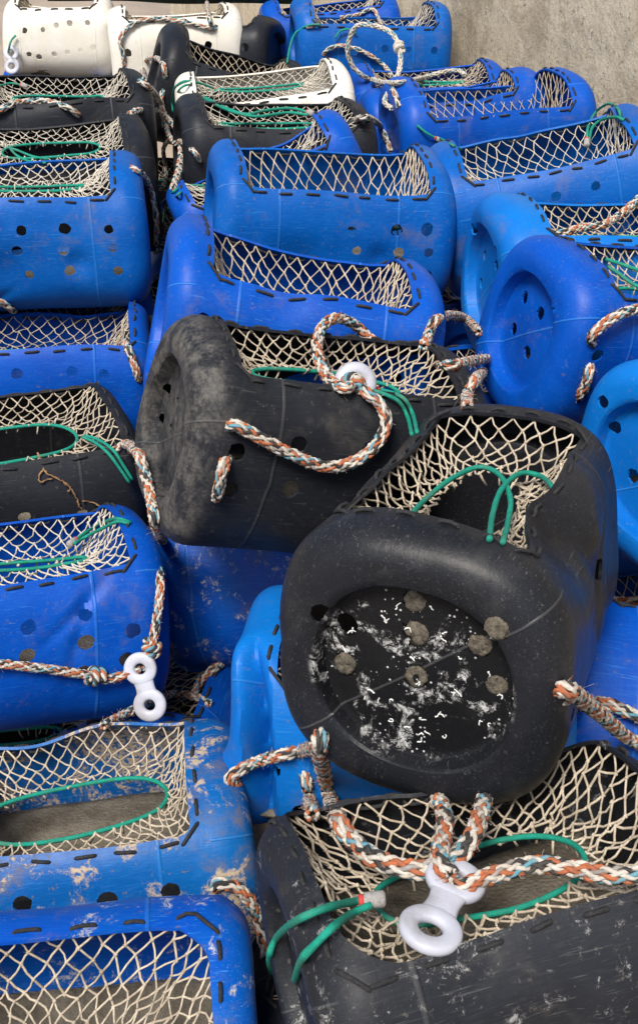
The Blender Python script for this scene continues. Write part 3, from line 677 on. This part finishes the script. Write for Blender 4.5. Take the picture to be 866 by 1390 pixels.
def worms():
    i = POT['A']; g = np.random.default_rng(3); tb = Tubes()
    for _ in range(42):
        r_ = math.sqrt(g.random()) * .98; th = g.uniform(0, 6.28); y, z = math.cos(th) * r_ * (i['a'] - .064), math.sin(th) * r_ * (i['b'] - .064) - .006
        if g.random() < .45 and z > 0: continue
        n = g.integers(4, 9); h = g.uniform(0, 6.28); p = [(y, z)]
        for _k in range(n):
            h += g.normal(0, .9); y += math.cos(h) * .0016; z += math.sin(h) * .0016; p.append((y, z))
        p = np.array(p); q = np.minimum(1, np.hypot(p[:, 0] / (i['a'] - .064), p[:, 1] / (i['b'] - .064)))
        x = -i['L'] / 2 + .024 - .006 * (1 - q) - .0004
        tb.tube(i['deform'](np.stack([x, p[:, 0], p[:, 1]], -1)), np.linspace(.0005, .0010, len(p)), 5)
    tag(tb.build('tube_worms', M['worm'], i['root']), kind='stuff')
worms()

# white screw stopper in the hollow of the light blue drum
def stopper():
    i = POT['E']; bm = bmesh.new()
    bmesh.ops.create_cone(bm, cap_ends=True, segments=40, radius1=.034, radius2=.034, depth=.016)
    bmesh.ops.bevel(bm, geom=[e for e in bm.edges if len(e.link_faces) == 2 and abs(e.calc_face_angle(0)) > 1], offset=.005, segments=3, affect='EDGES')
    for f in bm.faces: f.smooth = True
    me = bpy.data.meshes.new('stopper'); bm.to_mesh(me); bm.free()
    o = link('stopper', me, M['eye'], i['root']); o.location = (-.222, -.035, i['b'] + .052); o.rotation_euler = (R(0), R(-84), R(12))
stopper()

def beam():
    bm = bmesh.new(); bmesh.ops.create_cube(bm, size=1); bmesh.ops.scale(bm, vec=(.86, .12, .16), verts=bm.verts)
    bmesh.ops.bevel(bm, geom=bm.edges[:], offset=.012, segments=3, affect='EDGES'); bmesh.ops.subdivide_edges(bm, edges=[e for e in bm.edges if abs((e.verts[0].co - e.verts[1].co).x) > .5], cuts=30)
    n = Sines(5, 9, .004); co = np.array([v.co[:] for v in bm.verts]); co = co + n(co)
    for v, c in zip(bm.verts, co): v.co = c
    for f in bm.faces: f.smooth = True
    me = bpy.data.meshes.new('timber_beam'); bm.to_mesh(me); bm.free()
    o = tag(link('timber_beam', me, M['dark_green']), 'dark green painted beam lying behind the white pots', 'beam'); o.location = (-.50, 4.34, 1.0); o.rotation_euler = (0, R(1), R(2))
beam()

# ------------------------------------------------------------------ ground and quay wall
def ground():
    k = NT('sandy_concrete'); oc = k.n('ShaderNodeTexCoord').outputs['Object']
    c = k.mix(k.ramp(k.noise(oc, 1.3, 6, .65), .35, .65), (.36, .29, .22, 1), (.27, .22, .175, 1))
    c = k.mix(k.math('MULTIPLY', k.ramp(k.noise(oc, 60, 4, .7), .5, .7), .5), c, (.2, .165, .13, 1))
    k.put(k.b.inputs['Base Color'], c); k.b.inputs['Roughness'].default_value = .95
    k.put(k.b.inputs['Normal'], k.bump(k.noise(oc, 90, 6, .7), .5, .006))
    n = 60; xs = np.linspace(-60, 60, n); X, Y = np.meshgrid(xs, xs + 40, indexing='ij'); Z = Sines(2, .8, .012)(np.stack([X, Y, 0 * X], -1))[..., 2]
    v = np.stack([X, Y, Z], -1).reshape(-1, 3); f = [[i * n + j, (i + 1) * n + j, (i + 1) * n + j + 1, i * n + j + 1] for i in range(n - 1) for j in range(n - 1)]
    tag(mesh('ground', v, f, k.m), 'sandy concrete quayside under the pots', 'ground', kind='structure')
ground()

def wall():
    k = NT('weathered_concrete'); oc = k.n('ShaderNodeTexCoord').outputs['Object']
    c = k.mix(k.ramp(k.noise(oc, 1.7, 6, .6, .5), .35, .66), (.62, .54, .40, 1), (.50, .42, .29, 1))
    c = k.mix(k.math('MULTIPLY', k.ramp(k.noise(oc, 85, 5, .8), .46, .68), .6), c, (.70, .62, .48, 1))     # pale aggregate
    c = k.mix(k.math('MULTIPLY', k.ramp(k.noise(oc, 60, 6, .8), .54, .64), .75), c, (.15, .12, .085, 1))
    c = k.mix(k.math('MULTIPLY', k.ramp(k.noise(oc, 5.5, 7, .7, .6), .46, .64), .5), c, (.23, .18, .11, 1))      # pits
    run = k.ramp(k.noise(k.mapping(oc, (7, 7, .9)), 1., 5, .6), .5, .72)
    c = k.mix(k.math('MULTIPLY', run, .35), c, (.17, .14, .10, 1))
    lich = k.math('MULTIPLY', k.ramp(k.noise(oc, 34, 5, .7), .60, .66), k.ramp(k.noise(oc, 3.1, 3), .48, .6))
    c = k.mix(k.math('MULTIPLY', lich, .55), c, (.34, .24, .06, 1))
    k.put(k.b.inputs['Base Color'], c); k.b.inputs['Roughness'].default_value = .93
    h = k.math('ADD', k.math('MULTIPLY', k.noise(oc, 110, 6, .75), .6), k.noise(oc, 18, 5, .6))
    k.put(k.b.inputs['Normal'], k.bump(h, .9, .008))
    p0 = np.array([.485, 3.95]); d = np.array([-.32, 1.]); d /= np.linalg.norm(d); nrm = np.array([d[1], -d[0]])
    bm = bmesh.new(); s0, s1, th, hh = -5., 5.0, .45, 2.1
    q = [p0 + d * s0, p0 + d * s1, p0 + d * s1 + nrm * th, p0 + d * s0 + nrm * th]
    bv = [bm.verts.new((*x, -.05)) for x in q]; tv = [bm.verts.new((*x, hh)) for x in q]
    bm.faces.new(bv); bm.faces.new(tv[::-1])
    for i in range(4): bm.faces.new((bv[i], tv[i], tv[(i + 1) % 4], bv[(i + 1) % 4]))
    bmesh.ops.recalc_face_normals(bm, faces=bm.faces)
    bmesh.ops.bevel(bm, geom=[e for e in bm.edges if all(v_.co.z > 1 for v_ in e.verts)], offset=.025, segments=3, affect='EDGES')
    me = bpy.data.meshes.new('quay_wall'); bm.to_mesh(me); bm.free()
    tag(link('quay_wall', me, k.m), 'weathered grey concrete quay wall behind the right-hand pots', 'wall')
wall()
ROPE_PATHS = {
    'C_main': ('C', 0.0079, 0, (0.5,), [(-0.1159, 1.3259, 0.8792), (-0.105, 1.3093, 0.8924), (-0.0824, 1.313, 0.8766), (-0.0409, 1.3232, 0.8449), (0.0068, 1.3387, 0.8149), (0.0479, 1.3539, 0.8139), (0.0774, 1.3671, 0.8334), (0.0892, 1.3838, 0.8577), (0.0805, 1.3983, 0.8766), (0.0627, 1.4028, 0.8908), (0.0501, 1.4394, 0.8846), (0.0339, 1.3913, 0.9032), (0.0189, 1.4286, 0.8923), (0.0051, 1.4728, 0.893), (-0.0031, 1.5202, 0.8989), (0.0032, 1.5704, 0.9095), (0.0239, 1.6129, 0.9073), (0.0522, 1.6432, 0.8848), (0.0728, 1.6485, 0.863), (0.0855, 1.6285, 0.8599)]),
    'C_stub': ('C', 0.0077, 0, (), [(-0.1188, 1.3177, 0.8393), (-0.1211, 1.2965, 0.8407), (-0.1267, 1.2942, 0.8169), (-0.1308, 1.2994, 0.7969), (-0.1366, 1.3157, 0.7801)]),
    'C_left': ('C', 0.0077, 0, (), [(-0.3461, 1.7381, 0.611), (-0.3261, 1.7439, 0.6207), (-0.2634, 1.4932, 0.7454), (-0.2479, 1.4494, 0.7353), (-0.2331, 1.3925, 0.7273), (-0.2257, 1.3681, 0.7041), (-0.2631, 1.6562, 0.4827)]),
    'L3_front': ('L3', 0.0067, 0, (0.72,), [(-0.4778, 1.2825, 0.5284), (-0.4412, 1.2951, 0.5151), (-0.3834, 1.3148, 0.4891), (-0.3277, 1.3341, 0.4602), (-0.3128, 1.3372, 0.4519), (-0.2847, 1.3469, 0.4535), (-0.2661, 1.3575, 0.4572)]),
    'L3_side': ('L3', 0.0067, 0, (0.8,), [(-0.2417, 1.4574, 0.5658), (-0.2353, 1.4166, 0.5573), (-0.2388, 1.3915, 0.5286), (-0.2447, 1.3771, 0.4985), (-0.2509, 1.3671, 0.4718), (-0.2624, 1.36, 0.4523)]),
    'gap_low': (None, 0.0067, 0, (), [(-0.3033, 1.241, 0.4498), (-0.2891, 1.3005, 0.4134), (-0.2615, 1.3634, 0.3827), (-0.2449, 1.5104, 0.2711), (-0.2084, 1.4863, 0.2875), (-0.178, 1.4606, 0.2944)]),
    'gap_low2': (None, 0.0067, 0, (), [(-0.208, 1.4813, 0.2871), (-0.1994, 1.5228, 0.2878), (-0.1781, 1.5427, 0.2982), (-0.1625, 1.5774, 0.282)]),
    'E_main': ('E', 0.0077, 0, (), [(-0.1055, 1.0998, 0.478), (-0.1137, 1.0919, 0.4977), (-0.1018, 1.1007, 0.5031), (-0.0792, 1.1196, 0.4999), (-0.0446, 1.095, 0.5367), (-0.0195, 1.0957, 0.5424), (-0.0023, 0.9206, 0.7167)]),
    'E_stub': ('E', 0.0077, 0, (), [(-0.0199, 1.1065, 0.4947), (-0.016, 1.0878, 0.4954), (-0.0123, 1.0827, 0.4706), (-0.0066, 0.8352, 0.7083)]),
    'A_bridle': ('A', 0.0088, 0, (), [(0.0056, 0.9671, 0.7037), (0.0008, 0.9124, 0.7267), (0.0064, 1.0717, 0.5244), (0.014, 1.07, 0.4838), (0.0183, 0.8291, 0.7076), (0.0303, 0.7905, 0.7232), (0.0512, 0.7557, 0.7365), (0.0748, 0.7343, 0.7474), (0.1007, 0.7278, 0.7531), (0.1241, 0.742, 0.7511), (0.1421, 0.7688, 0.7474), (0.1572, 0.816, 0.7288), (0.1678, 0.8605, 0.7055), (0.174, 0.9073, 0.6862)]),
    'A_bridle2': ('A', 0.0086, 0, (), [(0.1215, 0.9261, 0.6749), (0.1219, 0.8831, 0.6885), (0.1234, 0.8438, 0.7084), (0.1217, 0.8055, 0.7299), (0.1143, 0.7639, 0.7459), (0.1084, 0.7248, 0.7661), (0.1155, 0.7054, 0.7697)]),
    'B_right': ('B', 0.0077, 0, (), [(0.1085, 0.7311, 0.7492), (0.1242, 0.7021, 0.7594), (0.1413, 0.7105, 0.759), (0.169, 0.7219, 0.759), (0.1959, 0.7268, 0.7609), (0.2259, 0.7154, 0.7685), (0.2543, 0.701, 0.7767), (0.297, 0.6967, 0.7837)]),
    'A_side': ('A', 0.0086, 0, (), [(0.2282, 0.8625, 0.8476), (0.2374, 0.8564, 0.8502), (0.2851, 0.9536, 0.7476), (0.3421, 1.0458, 0.6365), (0.4004, 1.1372, 0.5243), (0.4341, 1.1352, 0.5056)]),
    'A_side2': ('A', 0.0081, 0, (), [(0.2354, 0.8643, 0.8359), (0.3491, 1.19, 0.5428), (0.3785, 1.1816, 0.5438), (0.4037, 1.1703, 0.5399), (0.4403, 1.1555, 0.5303)]),
    'R5_loop': ('R5', 0.0077, 0, (), [(0.4171, 1.6506, 0.8449), (0.4099, 1.63, 0.8713), (0.421, 1.6291, 0.8873), (0.4465, 1.6381, 0.9013), (0.4845, 1.6676, 0.8995), (0.5302, 1.6926, 0.8902)]),
    'R5_stub': ('R5', 0.0077, 0, (), [(0.417, 1.6495, 0.8156), (0.4128, 1.6312, 0.8107), (0.4107, 1.632, 0.7914), (0.4069, 1.6398, 0.7685), (0.4064, 1.6534, 0.7551)]),
    'Q_top': (None, 0.0077, 0, (), [(0.1561, 1.6097, 0.8637), (0.1705, 1.6758, 0.8583), (0.1815, 1.6927, 0.8706), (0.229, 1.9007, 0.7892), (0.282, 2.1015, 0.696), (0.2737, 1.8595, 0.7769)]),
    'Q_mid': (None, 0.0077, 0, (), [(0.1792, 1.6583, 0.814), (0.1896, 1.5368, 0.8669), (0.2386, 1.6756, 0.8083), (0.2828, 1.813, 0.7475)]),
    'Q_low': (None, 0.0077, 0, (), [(0.1884, 1.3331, 0.9062), (0.2079, 1.48, 0.8495), (0.2248, 1.5277, 0.849), (0.2786, 1.8152, 0.7217)]),
    'R4_rope': ('R4', 0.0072, 0, (), [(0.4173, 1.9988, 0.9009), (0.4305, 2.0014, 0.9027), (0.4701, 2.0373, 0.8997), (0.5079, 2.0592, 0.8964), (0.5415, 2.1075, 0.8911), (0.5775, 2.1603, 0.8933), (0.6243, 2.2193, 0.9058)]),
    'L6_rope': ('L6', 0.0067, 0, (), [(-0.3843, 2.3942, 0.9033), (-0.367, 2.3948, 0.894), (-0.3762, 2.5785, 0.8102), (-0.3682, 2.5864, 0.7522), (-0.3697, 2.5943, 0.6978), (-0.3769, 2.618, 0.6596)]),
    'L7_rope': ('L7', 0.0077, 0, (), [(-0.4394, 2.7796, 0.9151), (-0.4344, 2.9118, 0.8931), (-0.4363, 3.2581, 0.8051), (-0.375, 3.0813, 0.8145), (-0.3377, 2.8952, 0.8084), (-0.3245, 2.7121, 0.8073), (-0.3189, 2.5354, 0.8168)]),
    'L7_rope2': ('L7', 0.0063, 0, (), [(-0.2682, 2.6554, 0.8441), (-0.2837, 2.6569, 0.867), (-0.3398, 2.9051, 0.8202), (-0.4215, 3.305, 0.7128), (-0.4419, 3.3524, 0.673), (-0.4414, 3.3861, 0.6104), (-0.4347, 3.2444, 0.5999)]),
    'L8_rope': ('L8', 0.0077, 0, (), [(-0.772, 2.8205, 0.905), (-0.7366, 2.8412, 0.9188), (-0.7091, 2.9131, 0.9138), (-0.6567, 2.9179, 0.9126), (-0.599, 2.8651, 0.9113), (-0.5754, 2.8779, 0.8892)]),
    'M1_rope': ('M1', 0.0072, 0, (), [(-0.4344, 3.0255, 0.9411), (-0.5385, 3.7343, 0.8151), (-0.5234, 3.7392, 0.8445), (-0.4642, 3.5144, 0.8939), (-0.4174, 3.2856, 0.9228), (-0.4137, 3.285, 0.8884)]),
    'M1_rope2': ('M1', 0.0072, 0, (), [(-0.4446, 2.9933, 0.9446), (-0.4197, 2.9896, 0.9313), (-0.4343, 3.2626, 0.8412), (-0.424, 3.2583, 0.809), (-0.4223, 3.2689, 0.7627)]),
    'M1_rope3': ('M1', 0.0067, 0, (), [(-0.4212, 3.2806, 0.8584), (-0.4267, 3.2635, 0.8371), (-0.4191, 3.2614, 0.7984), (-0.3915, 3.0813, 0.7957), (-0.3537, 2.9129, 0.8126)]),
    'L11_rope': ('L11', 0.0072, 0, (), [(-0.5926, 3.7401, 0.8248), (-0.5945, 3.7302, 0.8656), (-0.5986, 3.7373, 0.9069), (-0.5722, 3.7575, 0.9371), (-0.5206, 3.7822, 0.9539), (-0.4551, 3.7942, 0.9497), (-0.3884, 3.7934, 0.9392), (-0.3264, 3.7953, 0.924), (-0.3144, 3.8188, 0.9284)]),
    'L11_rope2': ('L11', 0.0067, 0, (), [(-0.3853, 4.2588, 0.9664), (-0.3809, 4.271, 0.9225), (-0.3355, 3.8159, 0.9566), (-0.3284, 3.7962, 0.9302)]),
    'T2_rope': ('T2', 0.0067, 0, (), [(0.0112, 3.7402, 0.855), (0.0245, 3.7267, 0.8748), (0.0646, 3.7302, 0.887), (0.1161, 3.7336, 0.8757), (0.1614, 3.7354, 0.8538), (0.2004, 3.7378, 0.8253), (0.213, 3.5549, 0.8341)]),
    'T1_rope': ('T1', 0.0063, 0, (), [(0.0693, 4.0499, 0.9127), (0.126, 4.11, 0.9116), (0.1748, 4.1276, 0.927), (0.1944, 4.0638, 0.9058), (0.1872, 3.7626, 0.9404)]),
    'white_loop': ('R1', 0.0067, 1, (0.36, 0.93), [(0.1814, 2.9875, 0.8783), (0.1648, 3.028, 0.8867), (0.1815, 3.0764, 0.9083), (0.2041, 3.129, 0.9369), (0.21, 3.186, 0.9728), (0.1947, 3.2415, 1.0062), (0.1596, 3.2845, 1.0187), (0.1081, 3.3196, 1.0181), (0.0853, 3.3373, 0.9886), (0.0781, 3.3465, 0.945), (0.0951, 3.3553, 0.9006), (0.1307, 3.3721, 0.8696), (0.162, 3.4668, 0.8348)]),
    'white_tail': ('R1', 0.0067, 1, (), [(0.147, 3.3702, 0.866), (0.1682, 3.1875, 0.8983), (0.2044, 3.0091, 0.9376), (0.296, 3.5173, 0.8381), (0.3615, 3.5837, 0.8405), (0.4103, 3.5964, 0.842), (0.4219, 3.542, 0.8411)]),
    'R1_rope': ('R1', 0.0067, 0, (), [(0.1817, 3.0179, 0.9214), (0.1884, 2.9695, 0.9147), (0.1946, 2.9403, 0.895)]),
    'M3_rope': ('M3', 0.0072, 0, (), [(0.0798, 3.0076, 0.837), (0.0902, 2.7614, 0.9112), (0.1145, 2.7746, 0.9096), (0.158, 3.1195, 0.8048), (0.1752, 3.0987, 0.7759), (0.1852, 3.0555, 0.7532)]),
    'L1_rope': ('L1', 0.0077, 0, (), [(-0.128, 0.9785, 0.4285), (-0.1192, 0.9762, 0.4404), (-0.0999, 0.9768, 0.4292), (-0.0845, 0.977, 0.4048), (-0.0745, 0.976, 0.3677), (-0.0662, 0.9473, 0.3588), (-0.064, 0.9339, 0.3558)]),
    'L5_rope': ('L5', 0.0072, 0, (), [(-0.3883, 2.1499, 0.6262), (-0.3652, 2.0632, 0.6531), (-0.3563, 2.0487, 0.6351), (-0.3488, 2.042, 0.6119), (-0.3474, 2.0511, 0.5902)]),
    'L5_rope2': ('L6', 0.0072, 0, (), [(-0.6605, 2.233, 0.6844), (-0.642, 2.2411, 0.6699), (-0.6361, 2.2829, 0.6378), (-0.6888, 2.5057, 0.5384)]),
    'low_right': (None, 0.009, 0, (), [(0.6189, 1.7028, 0.3171), (0.5738, 1.7042, 0.3194), (0.542, 1.7035, 0.3183), (0.5155, 1.7069, 0.3239), (0.5022, 1.711, 0.3308)]),
}
CORD_PATHS = {
    'L4': ('L4', 0.0029, (), [[(-0.4095, 1.7868, 0.6112), (-0.3828, 1.7643, 0.6121), (-0.3531, 1.7209, 0.6151), (-0.335, 1.7108, 0.5923), (-0.3202, 1.7053, 0.5681)], [(-0.4067, 1.7928, 0.6108), (-0.3792, 1.774, 0.6125), (-0.3463, 1.7272, 0.6187), (-0.3291, 1.715, 0.5956), (-0.3155, 1.7096, 0.5713)]]),
    'L3': ('L3', 0.0029, (0,), [[(-0.3901, 1.5553, 0.5493), (-0.3784, 1.5866, 0.544), (-0.3618, 1.6265, 0.5349), (-0.3141, 1.5346, 0.6059), (-0.29, 1.5254, 0.6051)], [(-0.3869, 1.5454, 0.5518), (-0.3722, 1.5729, 0.5474), (-0.3398, 1.5504, 0.5778), (-0.3106, 1.5264, 0.6059), (-0.2915, 1.5199, 0.606)]]),
    'C': ('C', 0.0029, (0,), [[(0.073, 1.4548, 0.8702), (0.0933, 1.4526, 0.8679), (0.1147, 1.4239, 0.8713), (0.1268, 1.4149, 0.8524), (0.1231, 1.299, 0.8875)], [(0.0724, 1.4212, 0.8849), (0.0902, 1.4169, 0.8804), (0.1084, 1.4174, 0.869), (0.1195, 1.4084, 0.8513), (0.1179, 1.3125, 0.8769)]]),
    'A': ('A', 0.0033, (), [[(0.0841, 0.9797, 0.9584), (0.1162, 1.1092, 0.9049), (0.1532, 1.174, 0.8946), (0.1903, 1.2101, 0.8893), (0.2106, 1.1813, 0.8952), (0.213, 1.1171, 0.9048), (0.2011, 1.0512, 0.9182), (0.1749, 0.932, 0.9695)], [(0.1618, 0.9308, 0.9737), (0.184, 1.0538, 0.9211), (0.2048, 1.1308, 0.906), (0.2347, 1.1866, 0.8941), (0.2579, 1.1848, 0.8921), (0.2581, 1.1117, 0.9206), (0.2662, 1.0995, 0.9014)]]),
    'B': ('B', 0.0036, (0,), [[(0.0448, 0.6998, 0.7459), (0.0305, 0.6992, 0.7447), (0.0043, 0.6533, 0.7926), (-0.0192, 0.6574, 0.7718), (-0.0419, 0.7721, 0.6031), (-0.05, 0.7746, 0.5726), (-0.0563, 0.8894, 0.3882)], [(0.0459, 0.6935, 0.7478), (0.0288, 0.6831, 0.7491), (0.0114, 0.6357, 0.792), (-0.0018, 0.629, 0.7805), (-0.014, 0.6289, 0.7602), (-0.0244, 0.7541, 0.5611)]]),
    'L7': ('L7', 0.0029, (), [[(-0.7061, 2.6906, 0.8677), (-0.6757, 2.6273, 0.8653), (-0.6389, 2.5904, 0.8609), (-0.5884, 2.5254, 0.8763)], [(-0.7074, 2.6811, 0.867), (-0.6777, 2.6531, 0.868), (-0.6376, 2.6176, 0.8647), (-0.6, 2.6077, 0.8609)]]),
    'L8': ('L8', 0.0027, (0,), [[(-0.7486, 3.0737, 0.9161), (-0.7815, 3.0812, 0.9199), (-0.8086, 3.0379, 0.9205)]]),
    'M2': ('M2', 0.0029, (0,), [[(-0.2686, 3.1757, 0.8822), (-0.3009, 3.138, 0.9055), (-0.3397, 3.0963, 0.922), (-0.3711, 3.1308, 0.8979), (-0.3968, 3.2639, 0.837), (-0.3979, 3.2714, 0.8018)], [(-0.269, 3.1551, 0.8812), (-0.305, 3.1952, 0.8834), (-0.3294, 3.0653, 0.9198), (-0.354, 3.061, 0.9063), (-0.39, 3.2683, 0.8262)]]),
    'M3': ('M3', 0.0038, (0,), [[(-0.0234, 2.9272, 0.884), (-0.0691, 2.964, 0.8858), (-0.1309, 2.9204, 0.891), (-0.1727, 2.8656, 0.8956), (-0.2241, 2.9237, 0.8955), (-0.2851, 3.0913, 0.8792), (-0.3043, 3.139, 0.8793)], [(-0.0268, 2.9007, 0.8853), (-0.0769, 2.9107, 0.8881), (-0.1456, 2.8494, 0.8945), (-0.1998, 2.8776, 0.8962), (-0.2494, 2.9506, 0.8961), (-0.2976, 3.1042, 0.878)]]),
    'T2': ('T2', 0.0031, (0,), [[(-0.0244, 3.7442, 0.9394), (0.0044, 3.7423, 0.9439), (-0.0288, 3.7379, 0.9447), (-0.0692, 3.7571, 0.9202), (-0.0843, 3.6201, 0.908), (-0.09, 3.4791, 0.889)], [(0.0489, 3.7326, 0.9078), (0.0643, 3.7379, 0.9279), (0.091, 3.741, 0.9316), (0.1135, 3.7446, 0.9182)]]),
    'M4': ('M4', 0.0029, (), [[(-0.2596, 2.6407, 0.7911), (-0.2972, 2.6318, 0.7938), (-0.3158, 2.5202, 0.815), (-0.3668, 2.7563, 0.7092), (-0.4059, 2.9804, 0.5835)], [(-0.2616, 2.623, 0.7897), (-0.2966, 2.637, 0.7837), (-0.3067, 2.4939, 0.8135), (-0.4052, 3.0831, 0.5914)]]),
    'R2': ('R2', 0.0029, (0,), [[(0.2887, 2.8852, 0.8309), (0.2586, 2.8781, 0.8487), (0.2372, 2.8866, 0.8642)], [(0.2941, 2.8864, 0.8323), (0.2669, 2.3937, 0.9515), (0.3013, 2.5131, 0.9082)]]),
    'R3': ('R3', 0.0031, (0,), [[(0.5441, 2.4091, 0.9533), (0.5626, 2.4935, 0.9613), (0.6816, 2.959, 0.8781), (0.6474, 2.6981, 0.9596), (0.6017, 2.4216, 1.015), (0.6012, 2.387, 1.0061)], [(0.548, 2.4065, 0.954), (0.5671, 2.4779, 0.9623), (0.5911, 2.5104, 0.9708), (0.5927, 2.3948, 1.0056), (0.6031, 2.369, 1.0062)]]),
    'R5': ('R5', 0.0032, (), [[(0.4714, 1.8479, 0.911), (0.4854, 1.8388, 0.9093), (0.505, 1.8317, 0.9043), (0.5326, 1.8264, 0.8962)], [(0.4685, 1.8164, 0.9102), (0.4812, 1.791, 0.9074), (0.4952, 1.7659, 0.9022), (0.5119, 1.7541, 0.897)]]),
    'L10': ('L10', 0.0031, (), [[(-1.9712, 7.6942, -0.0037), (-0.9608, 3.8118, 0.8539), (-0.9478, 3.8135, 0.8862), (-0.9339, 3.8208, 0.9)]]),
    'weed': (None, 0.0016, (), [[(-0.4725, 1.7231, 0.6153), (-0.453, 1.6808, 0.6043), (-0.4382, 1.6799, 0.5935), (-0.4236, 1.6808, 0.5829), (-0.4107, 1.6801, 0.5646), (-0.4034, 1.6793, 0.5389), (-0.3996, 1.6803, 0.5294)], [(-0.4553, 1.6816, 0.6067), (-0.4619, 1.6747, 0.6009), (-0.4594, 1.6682, 0.5905), (-0.4518, 1.6733, 0.5917), (-0.4416, 1.6777, 0.592)], [(-0.4236, 1.6808, 0.5829), (-0.4137, 1.6811, 0.5727), (-0.4195, 1.6758, 0.5672)], [(-0.3982, 1.6822, 0.5458), (-0.3837, 1.6879, 0.5393), (-0.3574, 1.6478, 0.553), (-0.3527, 1.6757, 0.5176)]]),
}
SPOT = {'linkL3_a': (-0.2637, 1.3497, 0.4611), 'linkL3_b': (-0.2495, 1.3222, 0.4153), 'linkB_a': (0.121, 0.7133, 0.7556), 'linkB_b': (0.0927, 0.6481, 0.7725), 'linkL10_a': (-0.95, 3.8028, 0.8513), 'linkL10_b': (-0.9478, 3.7817, 0.8162), 'ringC': (0.0491, 1.4411, 0.8849)}
# ------------------------------------------------------------------ ropes, cords and links
LOOSE = {'gap_low': 'braided rope lying in the gap below the glossy blue pot', 'gap_low2': 'short braided rope end running into the dark gap beside the spattered blue pot',
         'Q_top': 'arched braided rope over the blue pot in the dark gap at centre right', 'Q_mid': 'straight braided rope crossing the blue pot in the dark gap',
         'Q_low': 'stub of braided rope at the foot of the pot turned end on', 'low_right': 'thick braided rope lying deep at the right edge beside the scuffed pot'}
for key, (par, r, white, knots, pts) in ROPE_PATHS.items():
    root = POT[par]['root'] if par else None
    far = np.mean([p[1] for p in pts]) > 2.1
    o = rope('rope_bridle' if par else 'braided_rope', pts, r, root, step=.006 if far else .0035, k=4 if far else 6, white=bool(white), fuzz=not far, knots=knots)
    if not par: tag(o, LOOSE[key], 'rope', 'ropes lying between the pots')
for key, (par, r, tips, pl) in CORD_PATHS.items():
    if key == 'weed':
        tb = Tubes(); g_ = np.random.default_rng(4)
        for q_ in pl:
            Q_, u_ = spline(q_, .003); tb.tube(Q_ + g_.normal(0, .0006, Q_.shape), r * (1 + .3 * np.sin(u_ * 300)) * g_.uniform(.6, 1.1), 5)
        tag(tb.build('dried_weed', M['litter']), 'dried brown strand of seaweed draped over the black pot at left', 'seaweed'); continue
    cord('cord_tail', pl, r, POT[par]['root'], tips=tips)

def link_piece(pa, pb, label, R1=.0185, r1=.0088, tw=.5):
    """white two-eyed nylon link: an outline with two round eyes, given thickness and rounded edges"""
    pa, pb = Vector(pa), Vector(pb); L = (pb - pa).length
    bm = bmesh.new(); prof = []; Ro = R1 + r1; Ri = R1 - r1
    nu, nv = 48, 16
    for cx_ in (-L / 2, L / 2):
        rows = []
        for i in range(nu):
            t = 2 * math.pi * i / nu; row = []
            for j in range(nv):
                q = 2 * math.pi * j / nv; cq, sq = math.cos(q), math.sin(q)
                e = .72; rad = R1 + r1 * math.copysign(abs(cq) ** e, cq); z = r1 * .66 * math.copysign(abs(sq) ** e, sq)
                row.append(bm.verts.new((cx_ + rad * math.cos(t), rad * math.sin(t), z)))
            rows.append(row)
        for i in range(nu):
            for j in range(nv): bm.faces.new((rows[i][j], rows[(i + 1) % nu][j], rows[(i + 1) % nu][(j + 1) % nv], rows[i][(j + 1) % nv]))
    # waist between the eyes
    rows = []; xs = np.linspace(-L / 2 + R1 * .95, L / 2 - R1 * .95, 9)
    for x in xs:
        wy = r1 * 1.7 + .45 * Ro * (abs(x) / (L / 2)) ** 2; row = []
        for j in range(nv):
            q = 2 * math.pi * j / nv; cq, sq = math.cos(q), math.sin(q)
            row.append(bm.verts.new((x, wy * math.copysign(abs(cq) ** .7, cq), r1 * .60 * math.copysign(abs(sq) ** .7, sq))))
        rows.append(row)
    for i in range(len(rows) - 1):
        for j in range(nv): bm.faces.new((rows[i][j], rows[i + 1][j], rows[i + 1][(j + 1) % nv], rows[i][(j + 1) % nv]))
    bm.faces.new(rows[0][::-1]); bm.faces.new(rows[-1])
    bmesh.ops.recalc_face_normals(bm, faces=bm.faces)
    for f in bm.faces: f.smooth = True
    me = bpy.data.meshes.new('plastic_link'); bm.to_mesh(me); bm.free()
    o = link('plastic_link', me, M['eye'])
    x = (pb - pa).normalized(); zc = (Vector((0, 0, 1.6)) - pa).normalized(); zc = (zc - x * zc.dot(x)).normalized(); zc = (zc + x.cross(zc) * tw).normalized(); y = zc.cross(x)
    o.matrix_world = Matrix.Translation((pa + pb) / 2) @ Matrix((x, y, zc)).transposed().to_4x4()
    return tag(o, label, 'plastic link', 'white plastic links')
link_piece(SPOT['linkL3_a'], SPOT['linkL3_b'], 'white two-eyed plastic link hanging from the rope of the glossy blue pot', .0165, .0085, .3)
link_piece(SPOT['linkB_a'], SPOT['linkB_b'], 'largest white two-eyed plastic link, on the rope below the large scuffed pot', 0.019, .0085, .15)
link_piece(SPOT['linkL10_a'], SPOT['linkL10_b'], 'small white plastic link by the cream white pot in the far left corner', .017, .0075, .3)
def ring_piece(p, label):
    tb = Tubes(); an = np.linspace(0, 2 * np.pi, 49)
    tb.tube(np.stack([.0195 * np.cos(an), .0195 * np.sin(an), 0 * an], -1), .0105, 14, 0, False)
    o = tb.build('plastic_ring', [M['eye']]); o.matrix_world = Matrix.Translation(p) @ Euler((R(62), R(24), 0)).to_matrix().to_4x4()
    tag(o, label, 'plastic ring')
ring_piece(SPOT['ringC'], 'white plastic ring threaded on the rope of the dusty black pot')
